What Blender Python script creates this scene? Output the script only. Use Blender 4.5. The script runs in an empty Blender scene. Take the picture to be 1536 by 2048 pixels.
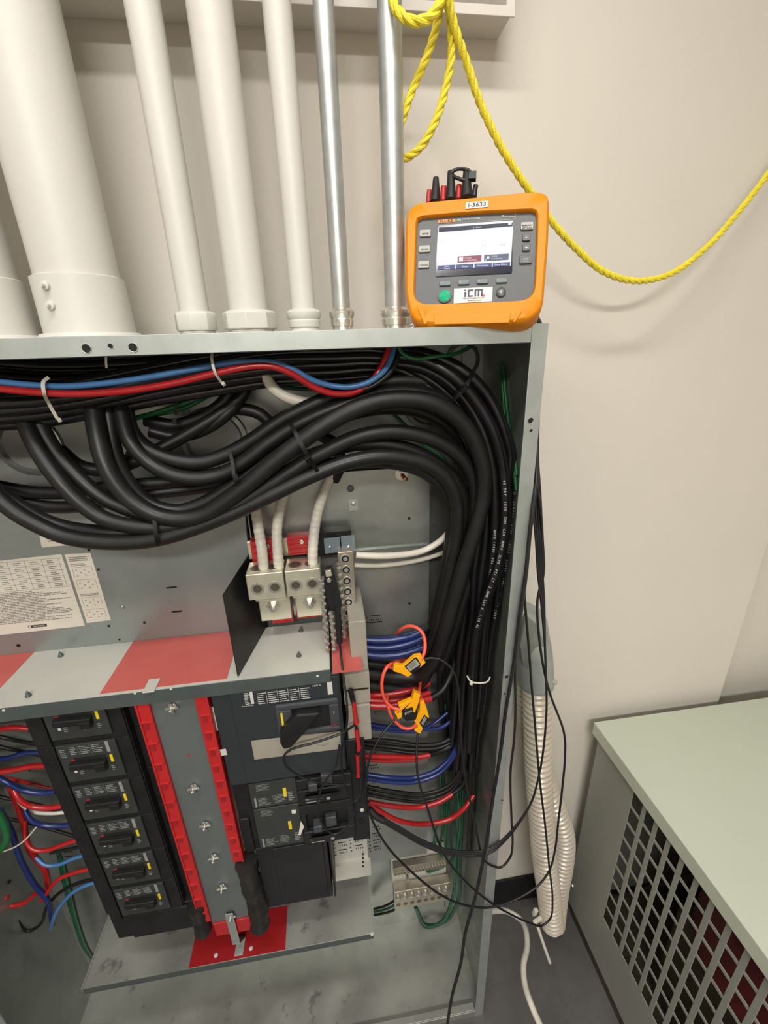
import bpy, math, random
from mathutils import Vector, Matrix
random.seed(7)
C = bpy.context.scene.collection
H = 1.95          # height of the eye above the floor; heights below are given relative to the eye

# ------------------------------------------------------------------ camera, light, exposure
F = 867.05
RW, DW, FW = (0.99015317, -0.07658329, 0.11718232), (0.03038896, 0.93471507, 0.35409638), (-0.13664995, -0.3470486, 0.92783838)
cam_data = bpy.data.cameras.new('camera')
cam_data.sensor_fit = 'VERTICAL'; cam_data.sensor_height = 24.0; cam_data.lens = 24.0 * F / 2048.0
cam_data.clip_start = 0.02
cam = bpy.data.objects.new('camera', cam_data); C.objects.link(cam)
# columns: camera right, up, back expressed in world (x right, y into wall, z up)
cr = Vector((RW[0], FW[0], -DW[0])); cd = Vector((RW[1], FW[1], -DW[1])); cf = Vector((RW[2], FW[2], -DW[2]))
m = Matrix((( cr.x, -cd.x, -cf.x, 0), (cr.y, -cd.y, -cf.y, 0), (cr.z, -cd.z, -cf.z, H), (0, 0, 0, 1)))
cam.matrix_world = m
bpy.context.scene.camera = cam
vs = bpy.context.scene.view_settings
vs.view_transform = 'Standard'; vs.look = 'None'; vs.gamma = 1.0; vs.use_curve_mapping = False
vs.exposure = 0.2
world = bpy.data.worlds.new('world'); bpy.context.scene.world = world; world.use_nodes = True
world.node_tree.nodes['Background'].inputs[0].default_value = (0.9, 0.9, 0.85, 1)
world.node_tree.nodes['Background'].inputs[1].default_value = 0.15

def area(name, loc, sx, sy, power, col=(1, 0.985, 0.945)):
    l = bpy.data.lights.new(name, 'AREA'); l.shape = 'RECTANGLE'; l.size = sx; l.size_y = sy; l.energy = power; l.color = col
    o = bpy.data.objects.new(name, l); C.objects.link(o); o.location = loc
    return o
area('lamp_near', (-0.12, 0.02, H + 1.13), 1.15, 0.14, 15)
area('fill_lamp_far', (-0.2, -1.7, H + 1.13), 1.2, 0.3, 78)  # unseen fill lamp, added to brighten the room and even out the wall

def ray(x, y):
    v = Vector((x - 768, y - 1024, F))
    return cr * v.x + cd * v.y + cf * v.z
O = Vector((0, 0, H))
def P(x, y, Y):
    r = ray(x, y); return O + r * (Y / r.y)
def PX(x, y, X):
    r = ray(x, y); return O + r * (X / r.x)
def PZ(x, y, Z):
    r = ray(x, y); return O + r * (Z / r.z)
def PL(x, y, o, n):
    r = ray(x, y); return O + r * ((o - O).dot(n) / r.dot(n))

# ------------------------------------------------------------------ materials
def mat(name, col, rough=0.5, metal=0.0, noise=0.0, nscale=30, bump=0.0, bscale=200, coat=0.0, emit=0.0, trans=0.0, alpha=1.0, spec=0.5, stain=None, rvar=0.0):
    m = bpy.data.materials.new(name); m.use_nodes = True
    nt = m.node_tree; b = nt.nodes['Principled BSDF']
    b.inputs['Base Color'].default_value = (*col, 1)
    b.inputs['Roughness'].default_value = rough
    b.inputs['Metallic'].default_value = metal
    b.inputs['Coat Weight'].default_value = coat
    b.inputs['Transmission Weight'].default_value = trans
    b.inputs['Alpha'].default_value = alpha
    b.inputs['Specular IOR Level'].default_value = spec
    if emit:
        b.inputs['Emission Color'].default_value = (*col, 1); b.inputs['Emission Strength'].default_value = emit
    if noise or bump or stain or rvar:
        tc = nt.nodes.new('ShaderNodeTexCoord')
    if noise or stain:
        n = nt.nodes.new('ShaderNodeTexNoise'); n.inputs['Scale'].default_value = nscale; n.inputs['Detail'].default_value = 5
        nt.links.new(tc.outputs['Object'], n.inputs['Vector'])
        r = nt.nodes.new('ShaderNodeValToRGB')
        r.color_ramp.elements[0].position = 0.3; r.color_ramp.elements[1].position = 0.7
        r.color_ramp.elements[0].color = (*[c * (1 - noise) for c in col], 1)
        r.color_ramp.elements[1].color = (*[min(1, c * (1 + noise)) for c in col], 1)
        nt.links.new(n.outputs['Fac'], r.inputs['Fac'])
        out = r.outputs['Color']
        if stain:
            n2 = nt.nodes.new('ShaderNodeTexNoise'); n2.inputs['Scale'].default_value = stain[1]; n2.inputs['Detail'].default_value = 8; n2.inputs['Roughness'].default_value = 0.65
            nt.links.new(tc.outputs['Object'], n2.inputs['Vector'])
            r2 = nt.nodes.new('ShaderNodeValToRGB'); r2.color_ramp.elements[0].position = stain[2]; r2.color_ramp.elements[1].position = stain[2] + 0.08
            nt.links.new(n2.outputs['Fac'], r2.inputs['Fac'])
            mx = nt.nodes.new('ShaderNodeMix'); mx.data_type = 'RGBA'
            nt.links.new(r2.outputs['Color'], mx.inputs['Factor']); nt.links.new(out, mx.inputs['A']); mx.inputs['B'].default_value = (*stain[0], 1)
            out = mx.outputs['Result']
        nt.links.new(out, b.inputs['Base Color'])
    if rvar:
        n3 = nt.nodes.new('ShaderNodeTexNoise'); n3.inputs['Scale'].default_value = 9; n3.inputs['Detail'].default_value = 4
        nt.links.new(tc.outputs['Object'], n3.inputs['Vector'])
        mr = nt.nodes.new('ShaderNodeMapRange'); mr.inputs['From Min'].default_value = 0.3; mr.inputs['From Max'].default_value = 0.7
        mr.inputs['To Min'].default_value = max(0.05, rough - rvar); mr.inputs['To Max'].default_value = min(1, rough + rvar)
        nt.links.new(n3.outputs['Fac'], mr.inputs['Value']); nt.links.new(mr.outputs['Result'], b.inputs['Roughness'])
    if bump:
        bn = nt.nodes.new('ShaderNodeTexNoise'); bn.inputs['Scale'].default_value = bscale; bn.inputs['Detail'].default_value = 3
        nt.links.new(tc.outputs['Object'], bn.inputs['Vector'])
        bp = nt.nodes.new('ShaderNodeBump'); bp.inputs['Strength'].default_value = bump; bp.inputs['Distance'].default_value = 0.002
        nt.links.new(bn.outputs['Fac'], bp.inputs['Height']); nt.links.new(bp.outputs['Normal'], b.inputs['Normal'])
    return m
M = {}
M['wall'] = mat('wall_paint', (0.67, 0.62, 0.55), 0.75, noise=0.02, nscale=3, bump=0.12, bscale=120)
M['floor'] = mat('floor_concrete', (0.105, 0.1, 0.098), 0.3, noise=0.25, nscale=6, rvar=0.1, stain=((0.3, 0.29, 0.28), 60, 0.72))
M['ceil'] = mat('ceiling_paint', (0.72, 0.70, 0.64), 0.8, noise=0.02)
M['basebd'] = mat('black_rubber_base', (0.008, 0.008, 0.008), 0.5, noise=0.1)
M['pipe'] = mat('painted_white', (0.59, 0.565, 0.52), 0.45, noise=0.02, nscale=8, bump=0.15, bscale=60)
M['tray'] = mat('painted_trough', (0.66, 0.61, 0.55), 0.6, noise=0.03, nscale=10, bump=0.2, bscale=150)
M['tray_shaded'] = mat('trough_inside_shaded', (0.30, 0.26, 0.23), 0.6, noise=0.1, nscale=10)  # trough paint darkened: the shade inside is put into the colour
M['emt'] = mat('galvanised_tube', (0.50, 0.51, 0.50), 0.42, 0.75, noise=0.12, nscale=40, bump=0.06, bscale=90, rvar=0.08)
M['zinc'] = mat('zinc_fitting', (0.72, 0.70, 0.62), 0.25, 0.85, noise=0.12, nscale=40)
M['galv'] = mat('galvanised_flange', (0.42, 0.455, 0.435), 0.42, 0.6, noise=0.08, nscale=25, bump=0.05, bscale=60, rvar=0.08)
M['galvin'] = mat('galvanised_sheet', (0.34, 0.36, 0.335), 0.34, 0.72, noise=0.10, nscale=14, bump=0.03, bscale=20, rvar=0.12)
M['plate'] = mat('grey_plate', (0.28, 0.31, 0.30), 0.34, 0.5, noise=0.06, nscale=9, rvar=0.08)
M['dirty'] = mat('dirty_sheet', (0.36, 0.36, 0.325), 0.38, 0.55, noise=0.14, nscale=8, rvar=0.14, stain=((0.20, 0.195, 0.18), 14, 0.60))
M['busplate'] = mat('slate_cover', (0.15, 0.17, 0.172), 0.38, 0.35, noise=0.05, nscale=9, rvar=0.08)
M['printdim'] = mat('dim_print', (0.24, 0.25, 0.24), 0.6, noise=0.03)
M['shelf'] = mat('shelf_sheet_lit', (0.58, 0.575, 0.52), 0.45, 0.25, noise=0.05, nscale=10, stain=((0.35, 0.34, 0.31), 40, 0.72))  # galvanised sheet made paler: strong light from above is in the colour
M['lip'] = mat('dark_grey_lip', (0.075, 0.09, 0.09), 0.45, 0.2, noise=0.1, nscale=20)
M['redfilm'] = mat('red_film', (0.50, 0.10, 0.085), 0.35, noise=0.06, nscale=12, stain=((0.24, 0.05, 0.05), 30, 0.73))
M['redfilm2'] = mat('red_film_dark', (0.30, 0.012, 0.015), 0.35, noise=0.06, nscale=12)
M['redpl'] = mat('red_plastic', (0.44, 0.016, 0.018), 0.4, noise=0.1, nscale=20)
M['blk'] = mat('black_cable', (0.009, 0.009, 0.009), 0.44, noise=0.2, nscale=30, bump=0.08, bscale=80, rvar=0.08, spec=0.38)
M['blk2'] = mat('black_cable_glossy', (0.006, 0.006, 0.007), 0.27, noise=0.2, nscale=30, bump=0.06, bscale=80, rvar=0.08)
M['rubber'] = mat('black_lead', (0.010, 0.010, 0.012), 0.45, noise=0.1)
M['plastic'] = mat('black_plastic', (0.010, 0.0105, 0.011), 0.45, noise=0.25, nscale=30, spec=0.4, rvar=0.08)
M['brkface'] = mat('charcoal_face', (0.030, 0.034, 0.033), 0.42, noise=0.08, nscale=30)
M['brkfaceb'] = mat('navy_charcoal', (0.024, 0.029, 0.034), 0.38, noise=0.08, nscale=30)
M['esc'] = mat('slate_plastic', (0.045, 0.050, 0.056), 0.35, noise=0.08, nscale=30)
M['beige'] = mat('beige_plate', (0.31, 0.285, 0.235), 0.5, noise=0.06, nscale=30)
M['yellow'] = mat('yellow_mark', (0.75, 0.55, 0.02), 0.5, noise=0.05)
M['red'] = mat('red_wire', (0.40, 0.012, 0.014), 0.28, noise=0.12, nscale=40, bump=0.05, bscale=100)
M['blue'] = mat('blue_wire', (0.010, 0.022, 0.12), 0.28, noise=0.15, nscale=40, bump=0.05, bscale=100)
M['ltblue'] = mat('light_blue_wire', (0.05, 0.16, 0.36), 0.35, noise=0.1, nscale=40)
M['green'] = mat('green_wire', (0.012, 0.12, 0.035), 0.35, noise=0.15, nscale=40)
M['dkgreen'] = mat('dark_green_wire', (0.008, 0.06, 0.035), 0.35, noise=0.15, nscale=40)
M['white'] = mat('white_cable', (0.62, 0.58, 0.50), 0.45, noise=0.08, nscale=40, bump=0.1, bscale=60)
M['tie'] = mat('white_nylon', (0.66, 0.62, 0.52), 0.4, noise=0.05)
M['tieblk'] = mat('black_nylon', (0.006, 0.006, 0.006), 0.5, noise=0.05, spec=0.25)
M['print'] = mat('white_print', (0.55, 0.54, 0.50), 0.6, noise=0.03)
M['ink'] = mat('black_ink', (0.03, 0.03, 0.03), 0.6, noise=0.05)
M['inkgrey'] = mat('grey_ink', (0.22, 0.21, 0.19), 0.6, noise=0.05)
M['paper'] = mat('paper_label', (0.62, 0.58, 0.50), 0.6, noise=0.03, nscale=20)
M['lug'] = mat('tinned_lug', (0.66, 0.63, 0.50), 0.33, 0.7, noise=0.08, nscale=30, bump=0.05)
M['lugdark'] = mat('lug_bore', (0.12, 0.11, 0.08), 0.4, 0.6, noise=0.1)
M['steel'] = mat('bright_screw', (0.62, 0.61, 0.56), 0.34, 0.9, noise=0.06)
M['hole'] = mat('dark_opening', (0.004, 0.004, 0.004), 0.8, noise=0.1)
M['orange'] = mat('orange_rubber', (0.74, 0.235, 0.002), 0.5, spec=0.3, noise=0.04, nscale=25)
M['clampy'] = mat('amber_plastic', (0.95, 0.42, 0.004), 0.35, noise=0.04, nscale=25)
M['flexred'] = mat('coral_coil', (0.85, 0.10, 0.06), 0.35, noise=0.04, nscale=25)
M['face'] = mat('grey_fascia', (0.070, 0.072, 0.076), 0.45, noise=0.05, nscale=40)
M['btn'] = mat('pale_button', (0.36, 0.35, 0.32), 0.45, noise=0.04)
M['btnd'] = mat('dark_button', (0.055, 0.057, 0.06), 0.4, noise=0.04)
M['btns'] = mat('slate_button', (0.10, 0.13, 0.14), 0.4, noise=0.04)
M['screen'] = mat('lit_screen', (0.80, 0.82, 0.92), 0.3, emit=1.05)
M['scrblue'] = mat('lit_screen_blue', (0.12, 0.15, 0.36), 0.3, emit=0.6)
M['scrtop'] = mat('lit_screen_top', (0.02, 0.025, 0.08), 0.3, emit=0.5)
M['scrred'] = mat('lit_screen_red', (0.55, 0.12, 0.18), 0.3, emit=0.5)
M['scrgrey'] = mat('lit_screen_grey', (0.22, 0.26, 0.36), 0.3, emit=0.5)
M['scrw'] = mat('lit_screen_text', (0.9, 0.9, 1.0), 0.3, emit=0.8)
M['scrg'] = mat('lit_screen_faint', (0.45, 0.45, 0.52), 0.3, emit=0.6)
M['glass'] = mat('screen_bezel', (0.012, 0.014, 0.025), 0.12, noise=0.05)
M['led'] = mat('green_led', (0.0, 0.6, 0.25), 0.3, emit=0.8)
M['logo'] = mat('orange_logo', (0.75, 0.26, 0.04), 0.5, noise=0.02)
M['sticker'] = mat('white_sticker', (0.70, 0.66, 0.60), 0.5, noise=0.02)
M['navy'] = mat('navy_ink', (0.03, 0.035, 0.07), 0.5, noise=0.02)
M['redink'] = mat('red_ink', (0.55, 0.05, 0.05), 0.5, noise=0.02)
M['rope'] = mat('yellow_rope', (0.80, 0.66, 0.035), 0.5, noise=0.10, nscale=60, bump=0.5, bscale=500)
M['flex'] = mat('cream_conduit', (0.56, 0.50, 0.41), 0.32, 0.1, noise=0.06, nscale=30)
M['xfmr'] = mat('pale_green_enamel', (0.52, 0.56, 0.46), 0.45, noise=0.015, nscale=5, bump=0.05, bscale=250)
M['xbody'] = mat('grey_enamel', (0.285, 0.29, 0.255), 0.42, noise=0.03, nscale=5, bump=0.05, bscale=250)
M['coil'] = mat('winding_red', (0.11, 0.010, 0.010), 0.5, noise=0.2, nscale=20)
M['iron'] = mat('iron_core', (0.075, 0.065, 0.04), 0.5, 0.3, noise=0.2, nscale=20)
M['clear'] = mat('clear_plastic', (0.25, 0.31, 0.35), 0.15, noise=0.02, alpha=0.4)
M['tape'] = mat('black_tape', (0.020, 0.019, 0.018), 0.4, noise=0.4, nscale=25, bump=0.5, bscale=40, spec=0.3)
M['copper'] = mat('copper', (0.7, 0.28, 0.14), 0.3, 0.9, noise=0.1)
M['brownbar'] = mat('tinned_bar', (0.40, 0.35, 0.28), 0.35, 0.7, noise=0.1)
M['lamp'] = mat('lamp_diffuser', (1.0, 0.97, 0.9), 0.5, emit=2.0)

for k_ in ('screen', 'scrblue', 'scrtop', 'scrred', 'scrgrey', 'scrw', 'scrg', 'led'):
    M[k_].node_tree.nodes['Principled BSDF'].inputs['Base Color'].default_value = (0.01, 0.01, 0.012, 1)
    M[k_].node_tree.nodes['Principled BSDF'].inputs['Specular IOR Level'].default_value = 0.12

# ------------------------------------------------------------------ mesh builder
class MB:
    def __init__(s): s.v = []; s.f = []; s.m = []; s.s = []
    def face(s, idx, mi=0, sm=False): s.f.append(tuple(idx)); s.m.append(mi); s.s.append(sm)
    def hexa(s, c8, mi=0):
        n = len(s.v); s.v += [Vector(c) for c in c8]
        for q in ((0, 3, 2, 1), (4, 5, 6, 7), (0, 1, 5, 4), (1, 2, 6, 5), (2, 3, 7, 6), (3, 0, 4, 7)): s.face([n + i for i in q], mi)
        return s
    def box(s, x0, x1, y0, y1, z0, z1, mi=0):      # z relative to the eye
        z0 += H; z1 += H
        return s.hexa([(x0, y0, z0), (x1, y0, z0), (x1, y1, z0), (x0, y1, z0), (x0, y0, z1), (x1, y0, z1), (x1, y1, z1), (x0, y1, z1)], mi)
    def obox(s, c, a, b, n, sa, sb, sn, mi=0):     # centre, unit axes, full sizes
        c = Vector(c); a = a * (sa / 2); b = b * (sb / 2); n = n * (sn / 2)
        return s.hexa([c - a - b - n, c + a - b - n, c + a + b - n, c - a + b - n, c - a - b + n, c + a - b + n, c + a + b + n, c - a + b + n], mi)
    def prism(s, pts, ext, mi=0, mside=None):
        n = len(s.v); k = len(pts); ext = Vector(ext)
        s.v += [Vector(p) for p in pts] + [Vector(p) + ext for p in pts]
        s.face(list(range(n, n + k)), mi); s.face([n + k + i for i in reversed(range(k))], mi)
        for i in range(k):
            j = (i + 1) % k; s.face([n + j, n + i, n + k + i, n + k + j], mi if mside is None else mside)
        return s
    def tube(s, pts, r, seg=12, mi=0, caps=True, radf=None, sm=True):
        pts = [Vector(p) for p in pts]; N = len(pts)
        tan = []
        for i in range(N):
            t = pts[min(i + 1, N - 1)] - pts[max(i - 1, 0)]
            tan.append(t.normalized() if t.length > 1e-9 else Vector((0, 0, 1)))
        up = Vector((0, 1, 0)) if abs(tan[0].y) < 0.9 else Vector((1, 0, 0))
        nrm = (up - tan[0] * up.dot(tan[0])).normalized()
        base = len(s.v)
        for i in range(N):
            nrm = (nrm - tan[i] * nrm.dot(tan[i])).normalized()
            bi = tan[i].cross(nrm)
            rr = radf(i / (N - 1)) if radf else (r[i] if isinstance(r, (list, tuple)) else r)
            for k in range(seg):
                a = 2 * math.pi * k / seg
                s.v.append(pts[i] + (nrm * math.cos(a) + bi * math.sin(a)) * rr)
        for i in range(N - 1):
            for k in range(seg):
                k2 = (k + 1) % seg
                s.face([base + i * seg + k, base + i * seg + k2, base + (i + 1) * seg + k2, base + (i + 1) * seg + k], mi, sm)
        if caps:
            s.face([base + k for k in reversed(range(seg))], mi); s.face([base + (N - 1) * seg + k for k in range(seg)], mi)
        return s
    def cyl(s, p0, p1, r0, r1=None, seg=24, mi=0, sm=True):
        p0 = Vector(p0); p1 = Vector(p1); t = (p1 - p0).normalized()
        return s.tube([p0, p1], [r0, r1 if r1 is not None else r0], seg, mi, True, None, sm)
    def lathe(s, p, axis, prof, seg=28, mi=0, sm=True):   # prof: (dist, radius)
        axis = Vector(axis).normalized(); up = Vector((0, 1, 0)) if abs(axis.y) < 0.9 else Vector((1, 0, 0))
        a1 = (up - axis * up.dot(axis)).normalized(); a2 = axis.cross(a1); base = len(s.v); p = Vector(p)
        for d, r in prof:
            for k in range(seg):
                a = 2 * math.pi * k / seg
                s.v.append(p + axis * d + (a1 * math.cos(a) + a2 * math.sin(a)) * r)
        for i in range(len(prof) - 1):
            for k in range(seg):
                k2 = (k + 1) % seg
                s.face([base + i * seg + k, base + i * seg + k2, base + (i + 1) * seg + k2, base + (i + 1) * seg + k], mi, sm)
        s.face([base + k for k in reversed(range(seg))], mi); s.face([base + (len(prof) - 1) * seg + k for k in range(seg)], mi)
        return s

def obj(name, mb, mats, parent=None, bevel=0.0, bseg=2, origin=None):
    if not isinstance(mats, (list, tuple)): mats = [mats]
    if parent is not None:
        org = Vector((0, 0, 0)); p = parent
        while p is not None: org += p.location; p = p.parent
        if parent.type == 'MESH' : pass
        loc = Vector((0, 0, 0))
    else:
        xs = [v.x for v in mb.v]; ys = [v.y for v in mb.v]; zs = [v.z for v in mb.v]
        org = Vector(((min(xs) + max(xs)) / 2, (min(ys) + max(ys)) / 2, min(zs))); loc = org
    me = bpy.data.meshes.new(name)
    me.from_pydata([v - org for v in mb.v], [], mb.f)
    for mm in mats: me.materials.append(M[mm])
    for i, p in enumerate(me.polygons): p.material_index = mb.m[i]; p.use_smooth = mb.s[i]
    me.update()
    if any(mb.s): me.set_sharp_from_angle(angle=0.7)
    o = bpy.data.objects.new(name, me); C.objects.link(o)
    if parent is not None: o.parent = parent
    o.location = loc
    if bevel:
        b = o.modifiers.new('bevel', 'BEVEL'); b.width = bevel; b.segments = bseg; b.limit_method = 'ANGLE'; b.angle_limit = 0.6
    return o
def tag(o, label, cat, group=None):
    o['label'] = label; o['category'] = cat
    if group: o['group'] = group
    return o
def thing(name, loc, label, cat, group=None):     # loc z relative to the eye
    o = bpy.data.objects.new(name, None); C.objects.link(o); o.location = (loc[0], loc[1], loc[2] + H)
    o.empty_display_size = 0.05
    return tag(o, label, cat, group)
def struct(name, mb, mats, parent=None, bevel=0):
    o = obj(name, mb, mats, parent, bevel)
    if parent is None: o['kind'] = 'structure'
    return o
def dup(root, loc, label, group=None):
    r = root.copy(); C.objects.link(r); r.location = loc; r['label'] = label
    if group: r['group'] = group
    for ch in list(root.children):
        c = ch.copy(); C.objects.link(c); c.parent = r
        for g in list(ch.children):
            d = g.copy(); C.objects.link(d); d.parent = c
    return r
def smooth(pts, step=0.006):
    pts = [Vector(p) for p in pts]
    if len(pts) < 3:
        return pts
    P_ = [pts[0] * 2 - pts[1]] + pts + [pts[-1] * 2 - pts[-2]]; out = []
    for i in range(1, len(P_) - 2):
        p0, p1, p2, p3 = P_[i - 1:i + 3]
        d1 = max((p1 - p0).length, 1e-6) ** 0.5; d2 = max((p2 - p1).length, 1e-6) ** 0.5; d3 = max((p3 - p2).length, 1e-6) ** 0.5
        m1 = (p1 - p0) / d1 - (p2 - p0) / (d1 + d2) + (p2 - p1) / d2
        m2 = (p2 - p1) / d2 - (p3 - p1) / (d2 + d3) + (p3 - p2) / d3
        m1 = m1 * d2; m2 = m2 * d2
        n = max(2, int((p2 - p1).length / step))
        for k in range(n):
            t = k / n
            out.append(p1 * (2 * t**3 - 3 * t**2 + 1) + m1 * (t**3 - 2 * t**2 + t) + p2 * (-2 * t**3 + 3 * t**2) + m2 * (t**3 - t**2))
    out.append(pts[-1]); return out
def path(pts, Y=None, step=0.008):
    # pts: (x, y) or (x, y, Y); missing depths are interpolated between the given ones
    ks = [i for i, p in enumerate(pts) if len(p) > 2]
    ys = []
    for i, p in enumerate(pts):
        if len(p) > 2: ys.append(p[2]); continue
        if not ks: ys.append(Y); continue
        a = [k for k in ks if k < i]; b = [k for k in ks if k > i]
        if not a: ys.append(pts[b[0]][2])
        elif not b: ys.append(pts[a[-1]][2])
        else:
            t = (i - a[-1]) / (b[0] - a[-1]); ys.append(pts[a[-1]][2] * (1 - t) + pts[b[0]][2] * t)
    return smooth([P(p[0], p[1], y) for p, y in zip(pts, ys)], step)
def cable(name, pts, r, mt, label, cat='cable', group=None, Y=0.8, seg=12, step=0.008, parent=None):
    q = path(pts, Y, step)
    if name not in ('test_lead', 'floor_cable', 'wire_stub'):      # stays inside the cabinet walls
        for p in q: p.x = min(p.x, .3385 - r); p.y = min(p.y, .931 - r); p.z = min(p.z, H + .021 - r)
    if name not in ('test_lead', 'floor_cable', 'wire_stub', 'flexible_coil'):   # runs that leave the view carry on to the side panel
        if pts[0][0] <= -15: q = [Vector((-.899, q[0].y, q[0].z))] + q
        if pts[-1][0] <= -15: q = q + [Vector((-.899, q[-1].y, q[-1].z))]
    rr = r
    if name == 'white_feeder':                                      # overlapping turns of tape
        s = 0; rr = []
        for i, p in enumerate(q):
            if i: s += (p - q[i - 1]).length
            rr.append(r * (1.03 - .09 * ((s / .0125) % 1.0)))
    mb = MB().tube(q, rr, seg)
    o = obj(name, mb, mt, parent)
    if parent is None: tag(o, label, cat, group)
    return o
_fc = {}
def glyphs(mb, s, o, a, b, size, mi=0, align='CENTER', bold=0.0, thick=0.0002, sx=1.0):
    # adds text s to mb, anchored at o, reading along a, upright along b
    key = (s, align, bold)
    if key not in _fc:
        cu = bpy.data.curves.new('t', 'FONT'); cu.body = s; cu.size = 1.0; cu.align_x = align; cu.align_y = 'CENTER'; cu.offset = bold; cu.resolution_u = 2
        t = bpy.data.objects.new('t', cu); C.objects.link(t)
        me = bpy.data.meshes.new_from_object(t)
        _fc[key] = ([v.co.copy() for v in me.vertices], [tuple(p.vertices) for p in me.polygons])
        bpy.data.objects.remove(t); bpy.data.curves.remove(cu); bpy.data.meshes.remove(me)
    vs_, fs = _fc[key]; n = a.cross(b).normalized(); base = len(mb.v)
    for v in vs_: mb.v.append(Vector(o) + a * (v.x * size * sx) + b * (v.y * size) + n * thick)
    for f in fs: mb.face([base + i for i in f], mi)
    return mb
def lines(mb, o, a, b, w, h, rows, mi=0, fill=0.85, weight=0.45, n=None, rnd=True, words=True):
    # fine print too small to read: rows of broken strokes inside the rectangle at o (top left), a right, b down
    n = n if n is not None else b.cross(a).normalized()
    for i in range(rows):
        y = (i + 0.5) * h / rows; hh = h / rows * weight; x = 0.0; end = w * (random.uniform(0.55, 1.0) if rnd else fill)
        while x < end:
            l = random.uniform(0.03, 0.12) * w if words else end
            x2 = min(x + l, end)
            c = Vector(o) + a * ((x + x2) / 2) + b * y
            mb.obox(c, a, b, n, x2 - x, hh, 0.0002, mi)
            x = x2 + w * 0.012
    return mb
EX, EY, EZ = Vector((1, 0, 0)), Vector((0, 1, 0)), Vector((0, 0, 1))

# ------------------------------------------------------------------ the room
WY = 0.94
FL = -1.95
struct('floor', MB().box(-2.6, 2.6, -2.8, 2.2, FL - 0.05, FL), 'floor')
struct('ceiling', MB().box(-2.6, 2.6, -2.8, 2.2, 1.25, 1.3), 'ceil')
w = MB().box(-2.6, 1.19, WY, WY + 0.12, FL, 1.25)
struct('wall_back', w, 'wall', bevel=0.003)
struct('wall_back_recess', MB().box(1.19, 2.6, WY + 0.06, WY + 0.18, FL, 1.25), 'wall')
struct('wall_left', MB().box(-2.6, -2.5, -2.8, WY, FL, 1.25), 'wall')
struct('wall_right', MB().box(2.5, 2.6, -2.8, WY + 0.06, FL, 1.25), 'wall')
struct('wall_front', MB().box(-2.5, 2.5, -2.8, -2.7, FL, 1.25), 'wall')
struct('baseboard_back', MB().box(0.345, 1.19, WY - 0.008, WY, FL, FL + 0.135).box(-2.5, -0.905, WY - 0.008, WY, FL, FL + 0.135), 'basebd', bevel=0.002)
for i, (x, y, sx, sy, lb) in enumerate(((-0.12, 0.02, 1.4, 0.3, 'long white ceiling light above the electrical cabinet'), (-0.2, -1.7, 1.3, 0.4, 'long white fill light added behind the photographer'))):  # the second fixture is an added, unseen housing for the fill lamp
    t = thing('ceiling_light', (x, y, 1.2), lb, 'ceiling light')
    obj('housing', MB().box(x - sx / 2, x + sx / 2, y - sy / 2, y + sy / 2, 1.2, 1.25), 'pipe', t, 0.004)
    obj('diffuser', MB().box(x - sx / 2 + .02, x + sx / 2 - .02, y - sy / 2 + .02, y + sy / 2 - .02, 1.19, 1.2), 'lamp', t)

# ------------------------------------------------------------------ electrical cabinet shell
CX0, CX1, CY0, CY1, CZ1, CZ0 = -0.905, 0.341, 0.67, 0.935, 0.025, FL
cab = thing('electrical_cabinet', (-0.28, 0.8, FL), 'tall open galvanised steel electrical cabinet standing against the wall', 'cabinet')
obj('back_panel', MB().box(CX0, CX1, CY1 - 0.003, CY1, CZ0, CZ1), 'galvin', cab)
obj('side_panel', MB().box(CX1 - 0.002, CX1, CY0, CY1, CZ0, CZ1), 'galvin', cab)
obj('side_panel', MB().box(CX0, CX0 + 0.002, CY0, CY1, CZ0, CZ1), 'galvin', cab)
obj('top_panel', MB().box(CX0, CX1, CY0, CY1, CZ1 - 0.002, CZ1), 'galv', cab)
obj('bottom_panel', MB().box(CX0, CX1, CY0, CY1, CZ0, CZ0 + 0.006), 'dirty', cab)
def flange_holes(mb, pts, Y, big=0.0052):
    for x, y, r in pts:
        c = P(x, y, Y); mb.cyl(c - EY * 0.0009, c + EY * 0.0004, r, seg=16, mi=1)
        mb.lathe(c - EY * 0.0006, EY, [(0, r * 1.0), (-0.0007, r * 1.12), (0, r * 1.25)], 16, 0)
f = MB().box(CX0, CX1 - 0.0242, CY0 - 0.002, CY0, 0.000, CZ1 + 0.001)
flange_holes(f, [(173, 697, .0055), (266, 695, .0055), (221, 692, .0032)], CY0 - 0.002)
f.box(CX0, CX1 - 0.0242, CY0 - 0.002, CY0 + 0.012, 0.000, 0.0015)
obj('top_flange', f, ['galv', 'hole'], cab, 0.0008)
f = MB().box(CX1 - 0.024, CX1 + 0.0015, CY0 - 0.003, CY0, CZ0, CZ1 + 0.002)
flange_holes(f, [(1061, 841, .0045), (1062, 861, .0025), (1013, 1353, .004), (1009, 1387, .0025), (1004, 1600, .0025)], CY0 - 0.003)
obj('side_flange', f, ['galv', 'hole'], cab, 0.001)
obj('side_flange', MB().box(CX0, CX0 + 0.028, CY0 - 0.003, CY0, CZ0, CZ1), 'galv', cab, 0.001)
obj('bottom_flange', MB().box(CX0 + 0.028, CX1 - 0.024, CY0 - 0.003, CY0, CZ0, CZ0 + 0.03).box(CX0 + 0.028, CX1 - 0.024, CY0, CY0 + 0.018, CZ0 + 0.028, CZ0 + 0.03), 'dirty', cab, 0.001)
s_ = MB().box(CX1 - 0.05, CX1 - 0.048, CY1 - 0.0045, CY1 - 0.003, -1.9, 0.0)
for x, y in ((952, 697), (972, 697)):
    c = P(x, y, CY1 - 0.003); s_.cyl(c, c - EY * 0.002, 0.003, seg=10)
obj('seam', s_, 'lip', cab)
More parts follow.
